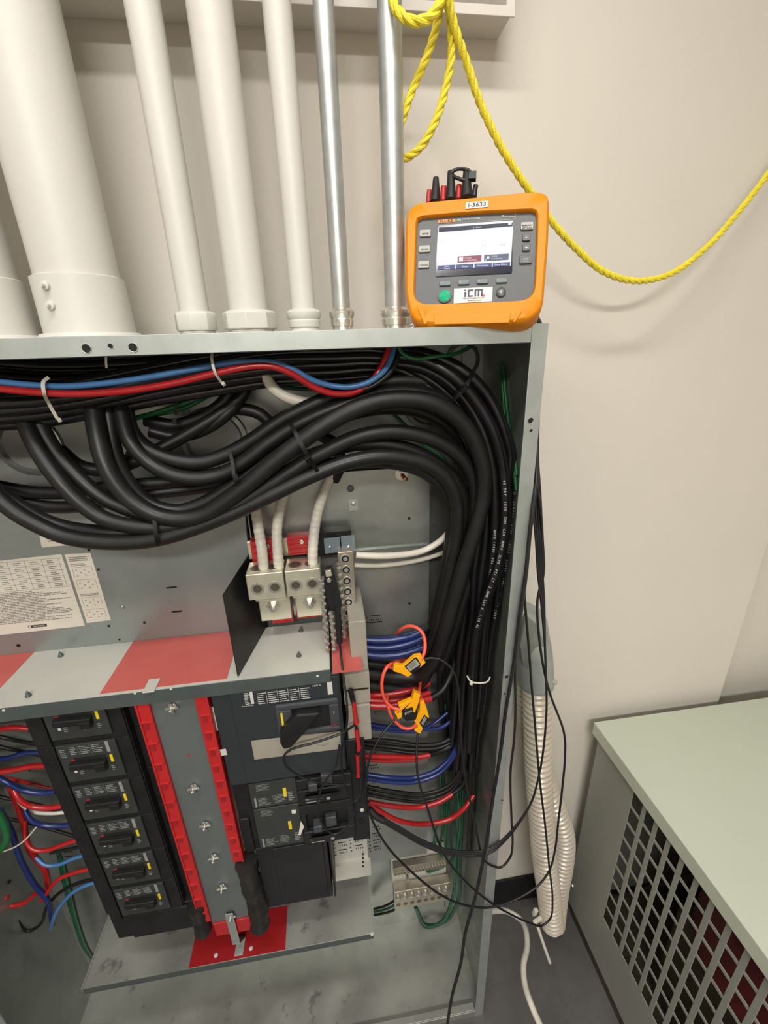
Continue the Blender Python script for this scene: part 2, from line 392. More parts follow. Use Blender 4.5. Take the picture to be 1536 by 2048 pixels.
def knock(x, y, r, nm='knockout'):
    c = P(x, y, CY1 - 0.003); mb = MB()
    mb.lathe(c + EY * 0.0005, -EY, [(0, r * 1.25), (0.006, r * 1.2), (0.008, r * 1.05), (0.002, r * 0.95), (0.001, r * 0.3)], 36, 0)
    return obj(nm, mb, 'galvin', cab)
knock(925, 720, 0.03); knock(430, 880, 0.055); knock(860, 800, 0.05); knock(60, 890, 0.05)

# wireway trough above
t = thing('wireway_trough', (0, 0.9, 0.45), 'pale painted steel trough fixed high on the wall behind the conduits', 'wireway')
obj('bottom_panel', MB().box(-0.9, 0.34, 0.868, WY, 0.485, 0.488), 'tray', t, 0.0008)
obj('front_lip', MB().box(-0.9, 0.34, 0.866, 0.869, 0.4755, 0.4885), 'tray', t, 0.0008)
obj('back_panel', MB().box(-0.9, 0.335, WY - 0.003, WY, 0.488, 0.60), 'tray_shaded', t)
obj('end_cap', MB().box(0.326, 0.34, 0.868, WY - 0.003, 0.488, 0.60), 'tray', t, 0.0008)
obj('top_lip', MB().box(-0.9, 0.34, 0.866, WY, 0.60, 0.615), 'tray', t, 0.0008)

# conduits standing on the cabinet
PYc = 0.79
def conduit(name, xc, r, label, mt, ftype, group=None):
    t = thing(name, (xc, PYc, CZ1), label, 'conduit', group)
    z0 = CZ1 + H
    obj('tube', MB().cyl((xc, PYc, z0 + 0.02), (xc, PYc, H + 1.25), r, seg=40), mt, t)
    mb = MB()
    if ftype == 'collar':
        mb.lathe((xc, PYc, z0), EZ, [(0, r * 1.25), (0.004, r * 1.28), (0.009, r * 1.22), (0.009, r * 1.12), (0.085, r * 1.10), (0.087, r * 1.02)], 48)
        obj('coupling', mb, mt, t)
        for dz in (0.045, 0.07):
            a = -1.15; d = Vector((-0.28, -0.96, 0)); c = Vector((xc, PYc, z0 + dz)) + d * (r * 1.1)
            obj('screw', MB().lathe(c, d, [(0, .006), (.004, .006), (.005, .0035), (.010, .003)], 10), mt, t)
    elif ftype == 'hex':
        mb.lathe((xc, PYc, z0), EZ, [(0, r * 1.42), (0.005, r * 1.42)], 36)
        mb.lathe((xc, PYc, z0 + 0.005), EZ, [(0, r * 1.2), (0.004, r * 1.2)], 24)
        mb.lathe((xc, PYc, z0 + 0.009), EZ, [(0, r * 1.36), (0.002, r * 1.42), (0.024, r * 1.42), (0.027, r * 1.32), (0.029, r * 1.05)], 8, 0, False)
        obj('hex_connector', mb, mt, t, 0.001)
    else:
        mb.lathe((xc, PYc, z0), EZ, [(0, r * 1.28), (0.006, r * 1.22), (0.010, r * 1.15), (0.011, r * 1.30), (0.020, r * 1.36), (0.022, r * 1.28), (0.027, r * 1.45), (0.033, r * 1.45), (0.037, r * 1.2), (0.038, r * 1.03)], 40)
        obj('compression_connector', mb, mt if mt == 'pipe' else 'zinc', t)
        if mt != 'pipe':
            obj('locknut', MB().lathe((xc, PYc, z0), EZ, [(0, r * 1.5), (.005, r * 1.5)], 8, 0, False), 'zinc', t, 0.001)
    return t
conduit('conduit', -0.352, 0.0555, 'thickest fully visible white painted conduit, with two screws in its collar', 'pipe', 'collar')
conduit('conduit', -0.497, 0.0555, 'white painted conduit cut off by the left edge of the photo', 'pipe', 'collar')
conduit('conduit', -0.193, 0.0225, 'slim white painted conduit right beside the thickest one', 'pipe', 'hex')
conduit('conduit', -0.109, 0.030, 'middle sized white conduit with large hexagonal connector, between two slimmer white ones', 'pipe', 'hex')
conduit('conduit', -0.022, 0.0193, 'thinnest white painted conduit, next to the bare metal ones', 'pipe', 'comp')
conduit('conduit', 0.040, 0.0143, 'thinner bare galvanised conduit between the white ones and the thicker metal one', 'emt', 'comp')
conduit('conduit', 0.130, 0.0172, 'thicker bare galvanised conduit directly left of the yellow meter', 'emt', 'comp')

# yellow rope
def rope(name, pts, r, label, group):
    c = path(pts, None, 0.004); mb = MB(); s = 0.0; pitch = r * 7.5
    N = len(c); tans = [(c[min(i + 1, N - 1)] - c[max(i - 1, 0)]).normalized() for i in range(N)]
    nr = Vector((0, 1, 0)); fr = []
    for i in range(N):
        nr = (nr - tans[i] * nr.dot(tans[i])).normalized(); fr.append((nr.copy(), tans[i].cross(nr)))
    for k in range(3):
        q = []; s = 0
        for i in range(N):
            if i: s += (c[i] - c[i - 1]).length
            a = 2 * math.pi * (s / pitch + k / 3); q.append(c[i] + (fr[i][0] * math.cos(a) + fr[i][1] * math.sin(a)) * r * 0.5)
        mb.tube(q, r * 0.56, 8)
    return tag(obj(name, mb, 'rope'), label, 'rope', group)
rope('yellow_rope', [(780, -20, .765), (795, 22, .755), (822, 42, .75), (855, 38, .75), (876, 15, .75), (884, -25, .76)], 0.0064, 'short loop of yellow twisted rope at the top, hooking around the metal conduit', None)
rope('yellow_rope', [(884, -20, .775), (878, 30, .78), (855, 110, .79), (825, 180, .795), (803, 245, .80), (790, 290, .81), (800, 316, .815), (818, 313, .81), (845, 290, .80), (872, 240, .79), (893, 170, .785), (903, 110, .78), (902, 60, .775), (893, -20, .765)], 0.0058, 'hanging loop of yellow twisted rope beside the thicker metal conduit', None)
rope('yellow_rope', [(893, -20, .75), (908, 50, .765), (935, 130, .78), (960, 205, .79), (1000, 290, .80), (1040, 355, .81), (1072, 400, .82), (1105, 445, .825), (1150, 495, .83), (1205, 542, .835), (1270, 562, .84), (1345, 546, .85), (1420, 488, .865), (1480, 420, .88), (1545, 335, .895), (1640, 190, .91), (1720, 60, .922), (1790, -70, .932)], 0.0058, 'long yellow twisted rope sagging across the blank wall behind the yellow meter', None)

# ------------------------------------------------------------------ power meter on top of the cabinet
S = 0.172
mu = Vector((0.939, -0.342, -0.022)).normalized()
mv = Vector((-0.112, -0.335, -0.935)); mv = (mv - mu * mv.dot(mu)).normalized()
mn = mv.cross(mu).normalized()
if mn.y > 0: mn = -mn
mo = Vector((0.926 * S, 4.361 * S, 1.045 * S + H))   # fascia top-left corner
def mp(cx, cy, d=0.0):       # crop pixel -> point on a plane d above the fascia
    return PL(780 + cx / 4.5176, 320 + cy / 4.5176, mo + mn * d, mn)
mc = mp(780, 880)
meter = thing('power_meter', (mc.x, mc.y + 0.02, CZ1), 'yellow-cased portable power meter with a lit screen standing on the cabinet', 'meter')
def rounded(pts, r, k=5):
    out = []; n = len(pts)
    for i in range(n):
        p = pts[i]; a = (pts[i - 1] - p); b = (pts[(i + 1) % n] - p); rr = min(r[i] if isinstance(r, list) else r, a.length * .49, b.length * .49)
        pa = p + a.normalized() * rr; pb = p + b.normalized() * rr
        for j in range(k + 1):
            t = j / k; out.append(pa * (1 - t) ** 2 + p * 2 * t * (1 - t) + pb * t * t)
    return out
def ring(mb, outer, inner, ext, mi=0):
    n = len(mb.v); k = len(outer); e = Vector(ext)
    for L in (outer, inner, [p + e for p in inner], [p + e for p in outer]): mb.v += [Vector(p) for p in L]
    for i in range(k):
        j = (i + 1) % k
        for a, b in ((0, 1), (1, 2), (2, 3), (3, 0)):
            mb.face([n + a * k + i, n + a * k + j, n + b * k + j, n + b * k + i], mi, False)
op = [mp(x, y, .004) for x, y in ((148, 395), (1300, 280), (1445, 300), (1437, 700), (1385, 1330), (1290, 1440), (1140, 1478), (330, 1500), (190, 1440), (135, 1230), (132, 700))]
outer = rounded(op, [.03, .02, .02, .05, .03, .02, .02, .015, .02, .05, .05])
ip = [mp(x, y, .004) for x, y in ((243, 525), (760, 478), (1328, 455), (1325, 750), (1300, 1270), (800, 1292), (217, 1310), (232, 900))]
inner = rounded(ip, [.009, .05, .009, .05, .022, .05, .022, .05], 6)
# resample both outlines by angle about the centre so the ring closes
def resample(pl, c, n=96):
    res = []
    for i in range(n):
        a = 2 * math.pi * i / n; d = mu * math.cos(a) + mv * math.sin(a); best = None
        for j in range(len(pl)):
            p = pl[j] - c; q = pl[(j + 1) % len(pl)] - c
            px, py, qx, qy = p.dot(mu), p.dot(mv), q.dot(mu), q.dot(mv); dx, dy = qx - px, qy - py
            det = math.cos(a) * (-dy) + math.sin(a) * dx
            if abs(det) < 1e-12: continue
            t = (px * (-dy) + py * dx) / det; s = (math.cos(a) * py - math.sin(a) * px) / det
            if t > 0 and -1e-6 <= s <= 1 + 1e-6 and (best is None or t > best): best = t
        res.append(c + d * (best or 0.05) + mn * ((pl[0] - c).dot(mn)))
    return res
cc = mp(780, 880, .004)
outr = resample(outer, cc); innr = resample(inner, cc)
mb = MB(); K = 96; base = 0
def shrink(L, s, d): return [cc + (p - cc) * s + mn * d for p in L]
loops = [shrink(innr, 1.0, -0.006), innr, shrink(innr, 1.02, .003), shrink(outr, .955, .003), shrink(outr, .985, 0.0), shrink(outr, 1.0, -.006), shrink(outr, 1.0, -.045), shrink(outr, .97, -.052), shrink(outr, .6, -.054)]
for L in loops: mb.v += L
for a in range(len(loops) - 1):
    for i in range(K):
        j = (i + 1) % K; mb.face([a * K + i, a * K + j, (a + 1) * K + j, (a + 1) * K + i], 0, True)
mb.face([(len(loops) - 1) * K + i for i in range(K)], 0)
obj('rubber_holster', mb, 'orange', meter)
# stand moulding at the foot
mb = MB()
mb.prism([mp(x, y, .006) for x, y in ((395, 1395), (1095, 1378), (1075, 1478), (400, 1492))], mn * .003)
mb.prism([mp(x, y, .006) for x, y in ((250, 1350), (300, 1345), (340, 1480), (310, 1490))], mn * .003)
mb.prism([mp(x, y, .006) for x, y in ((1150, 1370), (1200, 1362), (1130, 1470), (1105, 1475))], mn * .003)
obj('foot_moulding', mb, 'orange', meter, .001)
mb = MB().prism(shrink(innr, 1.01, -.004), mn * -.03)
obj('fascia', mb, 'face', meter)
def mrect(cx, cy, w, h, d, th, mb, mi=0, r=0.0):
    # rectangle given in crop pixels, lying on the fascia
    c = [mp(cx - w / 2, cy - h / 2 + w / 2 * .05, d), mp(cx + w / 2, cy - h / 2 - w / 2 * .05, d), mp(cx + w / 2 - h * .03, cy + h / 2 - w / 2 * .04, d), mp(cx - w / 2 - h * .03, cy + h / 2 + w / 2 * .04, d)]
    if r: c = rounded(c, r, 4)
    return mb.prism(c, mn * th, mi)
for cx, cy, tx in ((320, 668, 'METER'), (313, 809, 'POWER'), (306, 950, 'LOGGER')):
    b = obj('button', mrect(cx, cy, 100, 62, 0, .0025, MB(), 0, .002), 'btn', meter, .0005); b['label'] = 'pale button reading ' + tx
    obj('legend', glyphs(MB(), tx, mp(cx, cy, .0027), mu, -mv, .0034, bold=.01), 'ink', b)
b = obj('button', mrect(1238, 603, 112, 68, 0, .0025, MB(), 0, .002), 'btn', meter, .0005); b['label'] = 'pale button reading MEMORY/SETTINGS'
l_ = glyphs(MB(), 'MEMORY/', mp(1238, 592, .0027), mu, -mv, .0032, bold=.01); glyphs(l_, 'SETTINGS', mp(1238, 615, .0027), mu, -mv, .0032, bold=.01)
obj('legend', l_, 'ink', b)
for cy, k in ((706, 1), (797, -1)):
    b = obj('button', mrect(1232, cy, 70, 62, 0, .0025, MB(), 0, .002), 'btnd', meter, .0005)
    c = mp(1232, cy - 4, .0028); obj('arrow', MB().prism([c - mu * .0022 + mv * .0012 * k, c + mu * .0022 + mv * .0012 * k, c - mv * .0014 * k], mn * .0002), 'print', b)
b = obj('button', mrect(1226, 905, 115, 76, 0, .0025, MB(), 0, .002), 'btnd', meter, .0005); b['label'] = 'dark button reading SAVE/ENTER'
l_ = glyphs(MB(), 'SAVE', mp(1226, 895, .0027), mu, -mv, .0032, bold=.01); glyphs(l_, 'ENTER', mp(1226, 915, .0027), mu, -mv, .0026)
obj('legend', l_, 'print', b)
for cx, cy, tx in ((498, 1120, 'F1'), (666, 1109, 'F2'), (835, 1101, 'F3'), (1008, 1093, 'F4')):
    b = obj('softkey', mrect(cx, cy, 102, 44, 0, .0025, MB(), 0, .002), 'btns', meter, .0005)
    obj('legend', glyphs(MB(), tx, mp(cx - 30, cy - 8, .0027), mu, -mv, .0028), 'print', b)
c = mp(495, 1232); obj('power_button', MB().lathe(c, mn, [(0, .0105), (.002, .0105), (.0022, .009)], 28), 'btnd', meter)
obj('power_light', MB().lathe(c, mn, [(0, .0082), (.003, .0082), (.0034, .007)], 28).lathe(c, mn, [(0, .004), (.0045, .004)], 20), 'led', meter)
c = mp(1002, 1200); b = obj('light_button', MB().lathe(c, mn, [(0, .0068), (.0022, .0068), (.003, .0055)], 24), 'btnd', meter)
mb = MB()
for k in range(8):
    a = k * math.pi / 4; d = mu * math.cos(a) + mv * math.sin(a); mb.obox(c + mn * .0031 + d * .0024, d, d.cross(mn), mn, .0014, .0004, .0002)
mb.lathe(c, mn, [(.003, .0011), (.0032, .0011)], 12)
obj('sun_symbol', mb, 'print', b)
# screen
scr = obj('screen_glass', MB().prism(rounded([mp(435, 595), mp(1112, 552), mp(1103, 1025), mp(412, 1058)], .003, 4), mn * .0012), 'glass', meter)
obj('lit_display', MB().prism([mp(442, 655, .0013), mp(1108, 600, .0013), mp(1092, 958, .0013), mp(432, 992, .0013)], mn * .0002), 'screen', scr)
obj('status_bar', MB().prism([mp(442, 612, .0013), mp(1110, 565, .0013), mp(1108, 600, .0013), mp(441, 655, .0013)], mn * .0003), 'scrtop', scr)
sd = .0016
mb = MB()
for i in range(4):
    x0 = 432 + i * 165; x1 = x0 + 159
    yl = lambda x: -(x - 432) * .0515
    mb.prism([mp(x0 + 2, 955 + yl(x0), sd), mp(x1, 955 + yl(x1), sd), mp(x1 - 1, 992 + yl(x1), sd), mp(x0 + 1, 992 + yl(x0), sd)], mn * .0002)
obj('softkey_labels', mb, 'scrblue', scr)
mb = MB()
for x, y, s_t in ((515, 961, 'Live'), (513, 981, 'Trend'), (676, 962, 'Scope'), (834, 954, 'Harmonics'), (1000, 944, 'Show Menu')): glyphs(mb, s_t, mp(x, y, sd + .0003), mu, -mv, .0037, bold=.01)
for x, y, s_t in ((705, 884, 'Change'), (727, 905, 'Configuration'), (945, 870, 'Verify'), (965, 890, 'Connection')): glyphs(mb, s_t, mp(x, y, sd + .0003), mu, -mv, .0032)
c = mp(886, 882, sd + .0002); mb.lathe(c, mn, [(0, .0020), (.0003, .0020)], 20); mb.obox(c - mu * .003 + mv * .003, (mu - mv).normalized(), (mu + mv).normalized(), mn, .003, .0008, .0004)
mb.prism([mp(625, 880, sd), mp(662, 877, sd), mp(660, 915, sd), mp(623, 918, sd)], mn * .0003)
glyphs(mb, 'L-N Basic', mp(790, 608, sd), mu, -mv, .003)
mb.prism([mp(1068, 570, sd), mp(1100, 568, sd), mp(1099, 585, sd), mp(1067, 587, sd)], mn * .0002)
obj('screen_text', mb, 'scrw', scr)
obj('configuration_key', MB().prism([mp(612, 872, .0014), mp(828, 860, .0014), mp(824, 918, .0014), mp(609, 930, .0014)], mn * .0002), 'scrred', scr)
obj('connection_key', MB().prism([mp(851, 858, .0014), mp(1074, 846, .0014), mp(1070, 903, .0014), mp(848, 916, .0014)], mn * .0002), 'scrgrey', scr)
mb = MB()
glyphs(mb, '1.1 %', mp(840, 775, sd), mu, -mv, .004); glyphs(mb, '0.0', mp(1020, 765, sd), mu, -mv, .0045); glyphs(mb, 'A', mp(475, 745, sd), mu, -mv, .003)
obj('faint_readings', mb, 'scrg', scr)
b = obj('brand_badge', MB().prism([mp(436, 544, .0005), mp(585, 532, .0005), mp(585, 562, .0005), mp(436, 574, .0005)], mn * .0003), 'logo', meter)
obj('lettering', glyphs(MB(), 'FLUKE', mp(510, 553, .0009), mu, -mv, .0052, bold=.02, sx=1.3), 'ink', b)
mb = glyphs(MB(), '1736', mp(616, 542, .0006), mu, -mv, .0042, bold=.02); glyphs(mb, 'POWER LOGGER', mp(732, 532, .0006), mu, -mv, .0034)
glyphs(mb, 'fluke connect', mp(1078, 512, .0006), mu, -mv, .0030); c = mp(1018, 512, .0006); mb.prism([c - mu * .002 - mv * .002, c + mu * .002 - mv * .002, c + mv * .0006, c + mv * .0028, c - mv * .0001], mn * .0002)
mb.obox(mp(985, 545, .0006), mu, mv, mn, .031, .0004, .0002); mb.obox(mp(1130, 508, .0006), mu, mv, mn, .0004, .0085, .0002)
obj('fascia_print', mb, 'print', meter)
b = obj('asset_sticker', MB().prism([mp(685, 388, .0078), mp(888, 369, .0078), mp(886, 424, .0078), mp(682, 444, .0078)], mn * .0004), 'sticker', meter)
obj('lettering', glyphs(MB(), 'I-3633', mp(787, 405, .0084), (mp(888, 369, .007) - mp(685, 388, .007)).normalized(), -mv, .0084, bold=.01, sx=1.2), 'ink', b)
b = obj('company_sticker', MB().prism([mp(580, 1163, .0004), mp(928, 1147, .0004), mp(922, 1278, .0004), mp(575, 1297, .0004)], mn * .0004), 'sticker', meter)
mb = MB(); d = .0009
def bar(x0, y0, x1, y1, mi=0):
    k = lambda x: -(x - 670) * .045
    mb.prism([mp(x0, y0 + k(x0), d), mp(x1, y0 + k(x1), d), mp(x1 - .03 * (y1 - y0), y1 + k(x1), d), mp(x0 - .03 * (y1 - y0), y1 + k(x0), d)], mn * .0002, mi)
bar(670, 1172, 690, 1184); bar(670, 1192, 690, 1240)
bar(702, 1172, 752, 1188); bar(702, 1188, 718, 1240); bar(702, 1226, 750, 1240)
bar(764, 1172, 838, 1186); bar(764, 1186, 780, 1240); bar(793, 1186, 808, 1240); bar(822, 1186, 838, 1240)
c = mp(842, 1224, d); r_ = [(c + mu * (math.cos(a) * q) + mv * (math.sin(a) * q)) for a, q in [(k * math.pi / 6, .0034 if k % 2 else .0018) for k in range(12)]]
mb.prism(r_, mn * .0002, 1)
glyphs(mb, 'ITM INSTRUMENTS INC', mp(750, 1250, d), mu, -mv, .0030, bold=.02); glyphs(mb, 'www.itm.com', mp(762, 1269, d), mu, -mv, .0034, bold=.02)
obj('company_mark', mb, ['navy', 'redink'], b)
obj('holster_slot', MB().prism([mp(1225, 298, -.014), mp(1300, 292, -.014), mp(1300, 302, -.014), mp(1225, 306, -.014)], mn * -.014), 'hole', meter)
# plugs in the top of the meter
def plug(pts, r, mt, lb, tip=None):
    q = smooth([PL(780 + x / 4.5176, 320 + y / 4.5176, mo - mn * dd, mn) for x, y, dd in pts], .002)
    n = len(q)
    o = tag(obj('test_plug', MB().tube(q, [r[0] + (r[1] - r[0]) * (i / (n - 1)) for i in range(n)], 14), mt), lb, 'plug')
    return o
plug([(348, 392, .03), (350, 330, .03), (355, 275, .03)], (.0043, .0036), 'redpl', 'small red plug furthest left in the top of the yellow meter')
plug([(405, 385, .024), (412, 290, .024), (415, 165, .024)], (.0085, .0045), 'rubber', 'thick black plug with pointed tip, leftmost black one in the meter')
plug([(480, 375, .03), (481, 310, .03), (485, 245, .03)], (.0048, .0046), 'redpl', 'red plug between the leftmost and middle thick black plugs in the meter')
plug([(548, 365, .024), (551, 250, .024), (548, 110, .024)], (.0085, .005), 'rubber', 'middle thick black plug in the meter, tied to its neighbour by a strap')
plug([(617, 355, .03), (620, 300, .03), (625, 232, .03)], (.0045, .0042), 'redpl', 'red plug between the two rightmost thick black plugs in the meter')
plug([(695, 345, .024), (692, 220, .024), (690, 92, .024)], (.0095, .0048), 'rubber', 'rightmost thick black plug standing in the meter')
plug([(760, 335, .03), (765, 280, .03), (775, 232, .03)], (.0042, .0038), 'rubber', 'small black plug furthest right in the top of the meter')
def mpath(pts): return smooth([PL(780 + x / 4.5176, 320 + y / 4.5176, mo - mn * dd, mn) for x, y, dd in pts], .002)
tag(obj('plug_strap', MB().tube(mpath([(535, 170, .024), (555, 120, .02), (600, 85, .02), (660, 82, .02), (715, 100, .02), (745, 160, .024), (690, 185, .02), (600, 160, .02), (560, 140, .022)]), .0026, 10).obox(mp(745, 150, -.02), mu, mv, mn, .011, .011, .008), 'rubber'), 'black rubber strap looped over the plugs on top of the meter', 'strap')

# ------------------------------------------------------------------ interior sheet metal
def spots(mb, pts, Y, mi, r=0.003, n=None):
    for q in pts:
        c = P(q[0], q[1], Y); rr = q[2] if len(q) > 2 else r
        mb.cyl(c + EY * 0.0005, c - EY * 0.0005, rr, seg=12, mi=mi)
cov = thing('interior_cover', (-0.5, 0.82, -0.615), 'grey steel cover plate with printed labels and a projecting ledge with red film', 'cover plate')
mb = MB().box(-0.9, -0.172, 0.86, 0.862, -0.586, -0.235)
spots(mb, [(178, 1100), (248, 1097), (197, 1139, .0025), (289, 1245), (218, 1252), (239, 1279, .0025), (37, 1291, .004)], 0.86, 1)
for x, y in ((343, 1175), (354, 1223)):
    c = P(x, y, 0.8598); mb.obox(c, EX, EZ, EY, 0.021, 0.0035, 0.001, 1)
c = P(244, 1214, 0.86); mb.lathe(c, -EY, [(0, .0055), (.002, .004), (.003, .001)], 16, 0)
obj('front_plate', mb, ['plate', 'hole'], cov)
obj('ledge', MB().box(-0.9, -0.029, 0.696, 0.86, -0.588, -0.586), 'shelf', cov, .0005)
mb = MB().box(-0.9, -0.029, 0.6945, 0.696, -0.616, -0.5858)
spots(mb, [(7, 1421), (270, 1387), (342, 1378), (583, 1345), (648, 1337), (635, 1352)], 0.6945, 1, .0026)
obj('ledge_lip', mb, ['lip', 'print'], cov, .0005)
r1 = obj('red_film', MB().box(-0.455, -0.226, 0.703, 0.859, -0.586, -0.5855), 'redfilm', cov)
obj('red_film', MB().box(-0.9, -0.655, 0.703, 0.859, -0.586, -0.5855), 'redfilm', cov)
mb = MB(); a_ = P(315, 1373, .70); mb.box(-0.375, -0.354, 0.69, 0.725, -0.5855, -0.583)
obj('ledge_tab', mb, 'shelf', cov, .0005)
for i, (x, y) in enumerate(((122, 1312), (57, 1392), (598, 1312), (602, 1262))):
    c = PZ(x, y, -0.5855); mb = MB().lathe(c, EZ, [(0, .0055), (.002, .0052), (.011, .0012), (.012, .0004)], 8, 0, False)
    tag(obj('clip_nut', mb, 'lip'), ('dark push clip on the pale ledge nearer to the front plate, left part', 'dark push clip on the pale ledge near its front edge, far left', 'dark push clip on the steel ledge in front of the lugs', 'dark push clip on the ledge right below the lug blocks')[i], 'clip')
def label_quad(px4, Y, mt, parent, name='label_sheet'):
    q = [P(x, y, Y) for x, y in px4]; return obj(name, MB().prism(q, EY * -.0003), mt, parent)
Yp = 0.8598
lab = label_quad([(-60, 1128), (123, 1108), (170, 1251), (-60, 1277)], Yp, 'paper', cov, 'rating_label')
mb = MB(); o0 = P(-60, 1128, Yp - .0006); o1 = P(121, 1108, Yp - .0006); dn = -EZ; wd = (o1 - o0).length; ax = EX
o0 = Vector((o0.x, Yp - .0006, P(120, 1110, Yp).z)); hh = o0.z - P(168, 1250, Yp).z
wd = P(123, 1108, Yp).x - o0.x - .004
for k in range(6): mb.obox(o0 + ax * wd / 2 + dn * (0.006 + k * hh * .078), ax, dn, EY, wd, .0005, .0002)
for k in range(6): mb.obox(o0 + ax * (wd * (k + .05) / 5.2) + dn * (.006 + hh * .195), ax, dn, EY, .0005, hh * .39, .0002)
for k in range(5):
    for j in range(5): lines(mb, o0 + ax * (wd * (j + .35) / 5.2) + dn * (.0085 + k * hh * .078), ax, dn, wd * .1, hh * .05, 2, 0, weight=.4)
lines(mb, o0 + dn * (hh * .44) + ax * .006, ax, dn, wd - .01, hh * .44, 20, 0, weight=.5)
obj('fine_print', mb, 'inkgrey', lab)
c = P(75, 1252, Yp - .0006); mb = MB().obox(c, EX, EZ, EY, .036, .0062, .0002)
obj('maker_strip', mb, 'ink', lab)
mb = MB(); cc_ = c - EY * .0003; mb.obox(cc_ - EX * .0145, EX, EZ, EY, .004, .004, .0002); glyphs(mb, 'SQUARE D', cc_ + EX * .003, EX, EZ, .0046, bold=.01)
obj('maker_name', mb, 'paper', lab)
lab2 = label_quad([(129, 1108), (181, 1106), (222, 1240), (174, 1246)], Yp, 'paper', cov, 'wiring_label')
mb = MB(); q0 = P(181, 1106, Yp - .0006); z0_ = q0.z; x0_ = P(129, 1108, Yp).x; w2 = P(181, 1106, Yp).x - x0_; h2 = z0_ - P(174, 1246, Yp).z
o2 = Vector((x0_, Yp - .0006, z0_))
lines(mb, o2 + EX * w2 * .1 - EZ * h2 * .03, EX, -EZ, w2 * .85, h2 * .07, 3, 0, weight=.55, rnd=False)
for k, zz in enumerate((.18, .36, .62, .80)):
    mb.obox(o2 + EX * w2 * .5 - EZ * h2 * zz, EX, EZ, EY, w2 * .75, .0004, .0002)
    for i in range(4):
        for j in range(3):
            if (i + j) % 2 == 0: mb.obox(o2 + EX * w2 * (.25 + .16 * i) - EZ * h2 * (zz + .04 + .04 * j), EX, EZ, EY, .0024, .0024, .0002)
    for s_ in (.12, .88): mb.obox(o2 + EX * w2 * s_ - EZ * h2 * (zz + .07), EX, EZ, EY, .0004, h2 * .12, .0002)
lines(mb, o2 + EX * w2 * .1 - EZ * h2 * .125, EX, -EZ, w2 * .8, h2 * .04, 2, 0, weight=.5)
lines(mb, o2 + EX * w2 * .1 - EZ * h2 * .56, EX, -EZ, w2 * .8, h2 * .04, 2, 0, weight=.5)
obj('wiring_diagrams', mb, 'inkgrey', lab2)
lab3 = label_quad([(78, 1067), (155, 1076), (160, 1088), (84, 1095)], Yp, 'paper', cov, 'approval_label')
mb = MB(); lines(mb, P(92, 1072, Yp - .0006), EX, -EZ, .06, .014, 3, 0, weight=.5); obj('fine_print', mb, 'inkgrey', lab3)

pan = thing('mounting_pan', (0.0, 0.88, -1.50), 'galvanised mounting pan behind the lugs and coloured wires, with rows of slots', 'mounting pan')
mb = MB().box(-0.17, 0.213, 0.88, 0.882, -1.50, -0.24)
mb.box(-0.17, 0.213, 0.874, 0.88, -0.425, -0.421)
spots(mb, [(818, 1037), (819, 1207), (590, 1067), (743, 1240, .0022)], 0.88, 1, .0035)
for (x, y) in ((730, 1242),): mb.obox(P(752, 1244, .8795), EX, EZ, EY, .03, .0025, .001, 1)
# slot rows
def slots(mb, x0, y0, Y, rows, mi=1):
    o = P(x0, y0, Y - .0004)
    for k in range(rows):
        zz = -k * .030
        mb.obox(o + EX * .014 + EZ * zz, EX, EZ, EY, .022, .0022, .0008, mi)
        for i in range(4): mb.obox(o + EX * (.008 + i * .006) + EZ * (zz - .012), EX, EZ, EY, .002, .0055, .0008, mi)
        mb.obox(o - EX * .008 + EZ * (zz - .004), EX, EZ, EY, .005, .002, .0008, mi); mb.obox(o - EX * .006 + EZ * (zz - .018), EX, EZ, EY, .004, .003, .0008, mi)
slots(mb, 740, 1232, .88, 1); slots(mb, 742, 1400, .88, 2); slots(mb, 735, 1500, .88, 3); slots(mb, 740, 1560, .88, 2); slots(mb, 742, 1655, .88, 4)
c = P(701, 977, .88); mb.lathe(c, -EY, [(0, .0075), (.002, .0075), (.003, .006)], 20, 2)
obj('pan_sheet', mb, ['galvin', 'hole', 'lip'], pan)
mb = MB(); c = P(707, 1010, .88); mb.obox(c, EX, EZ, EY, .020, .026, .002); mb.lathe(c + EZ * .004 - EY * .001, -EY, [(0, .005), (.003, .0048), (.004, .002)], 14, 1)
mb.cyl(c - EZ * .008 + EY * .001, c - EZ * .008 - EY * .002, .002, seg=10, mi=1)
obj('small_bracket', mb, ['galv', 'steel'], pan, .0006)
mb = MB(); c = P(804, 950, .872); mb.lathe(c + EY * .008, -EY, [(0, .013), (.003, .013), (.0031, .0095), (.009, .0095)], 18, 0, False); mb.lathe(c + EY * .001, Vector((.2, -1, -.2)), [(0, .0045), (.022, .0045), (.023, .003)], 14, 1)
obj('stud_bolt', mb, ['steel', 'copper'], pan)
mb = MB().box(-0.73, -0.56, 0.88, 0.882, -1.49, -0.61)
slots(mb, 60, 1530, .88, 1); slots(mb, 130, 1560, .88, 1); slots(mb, 120, 1700, .88, 2)
mb2 = thing('mounting_pan', (-0.65, 0.88, -1.49), 'galvanised mounting pan behind the left column of breakers', 'mounting pan')
obj('pan_sheet', mb, ['galvin', 'hole'], mb2)

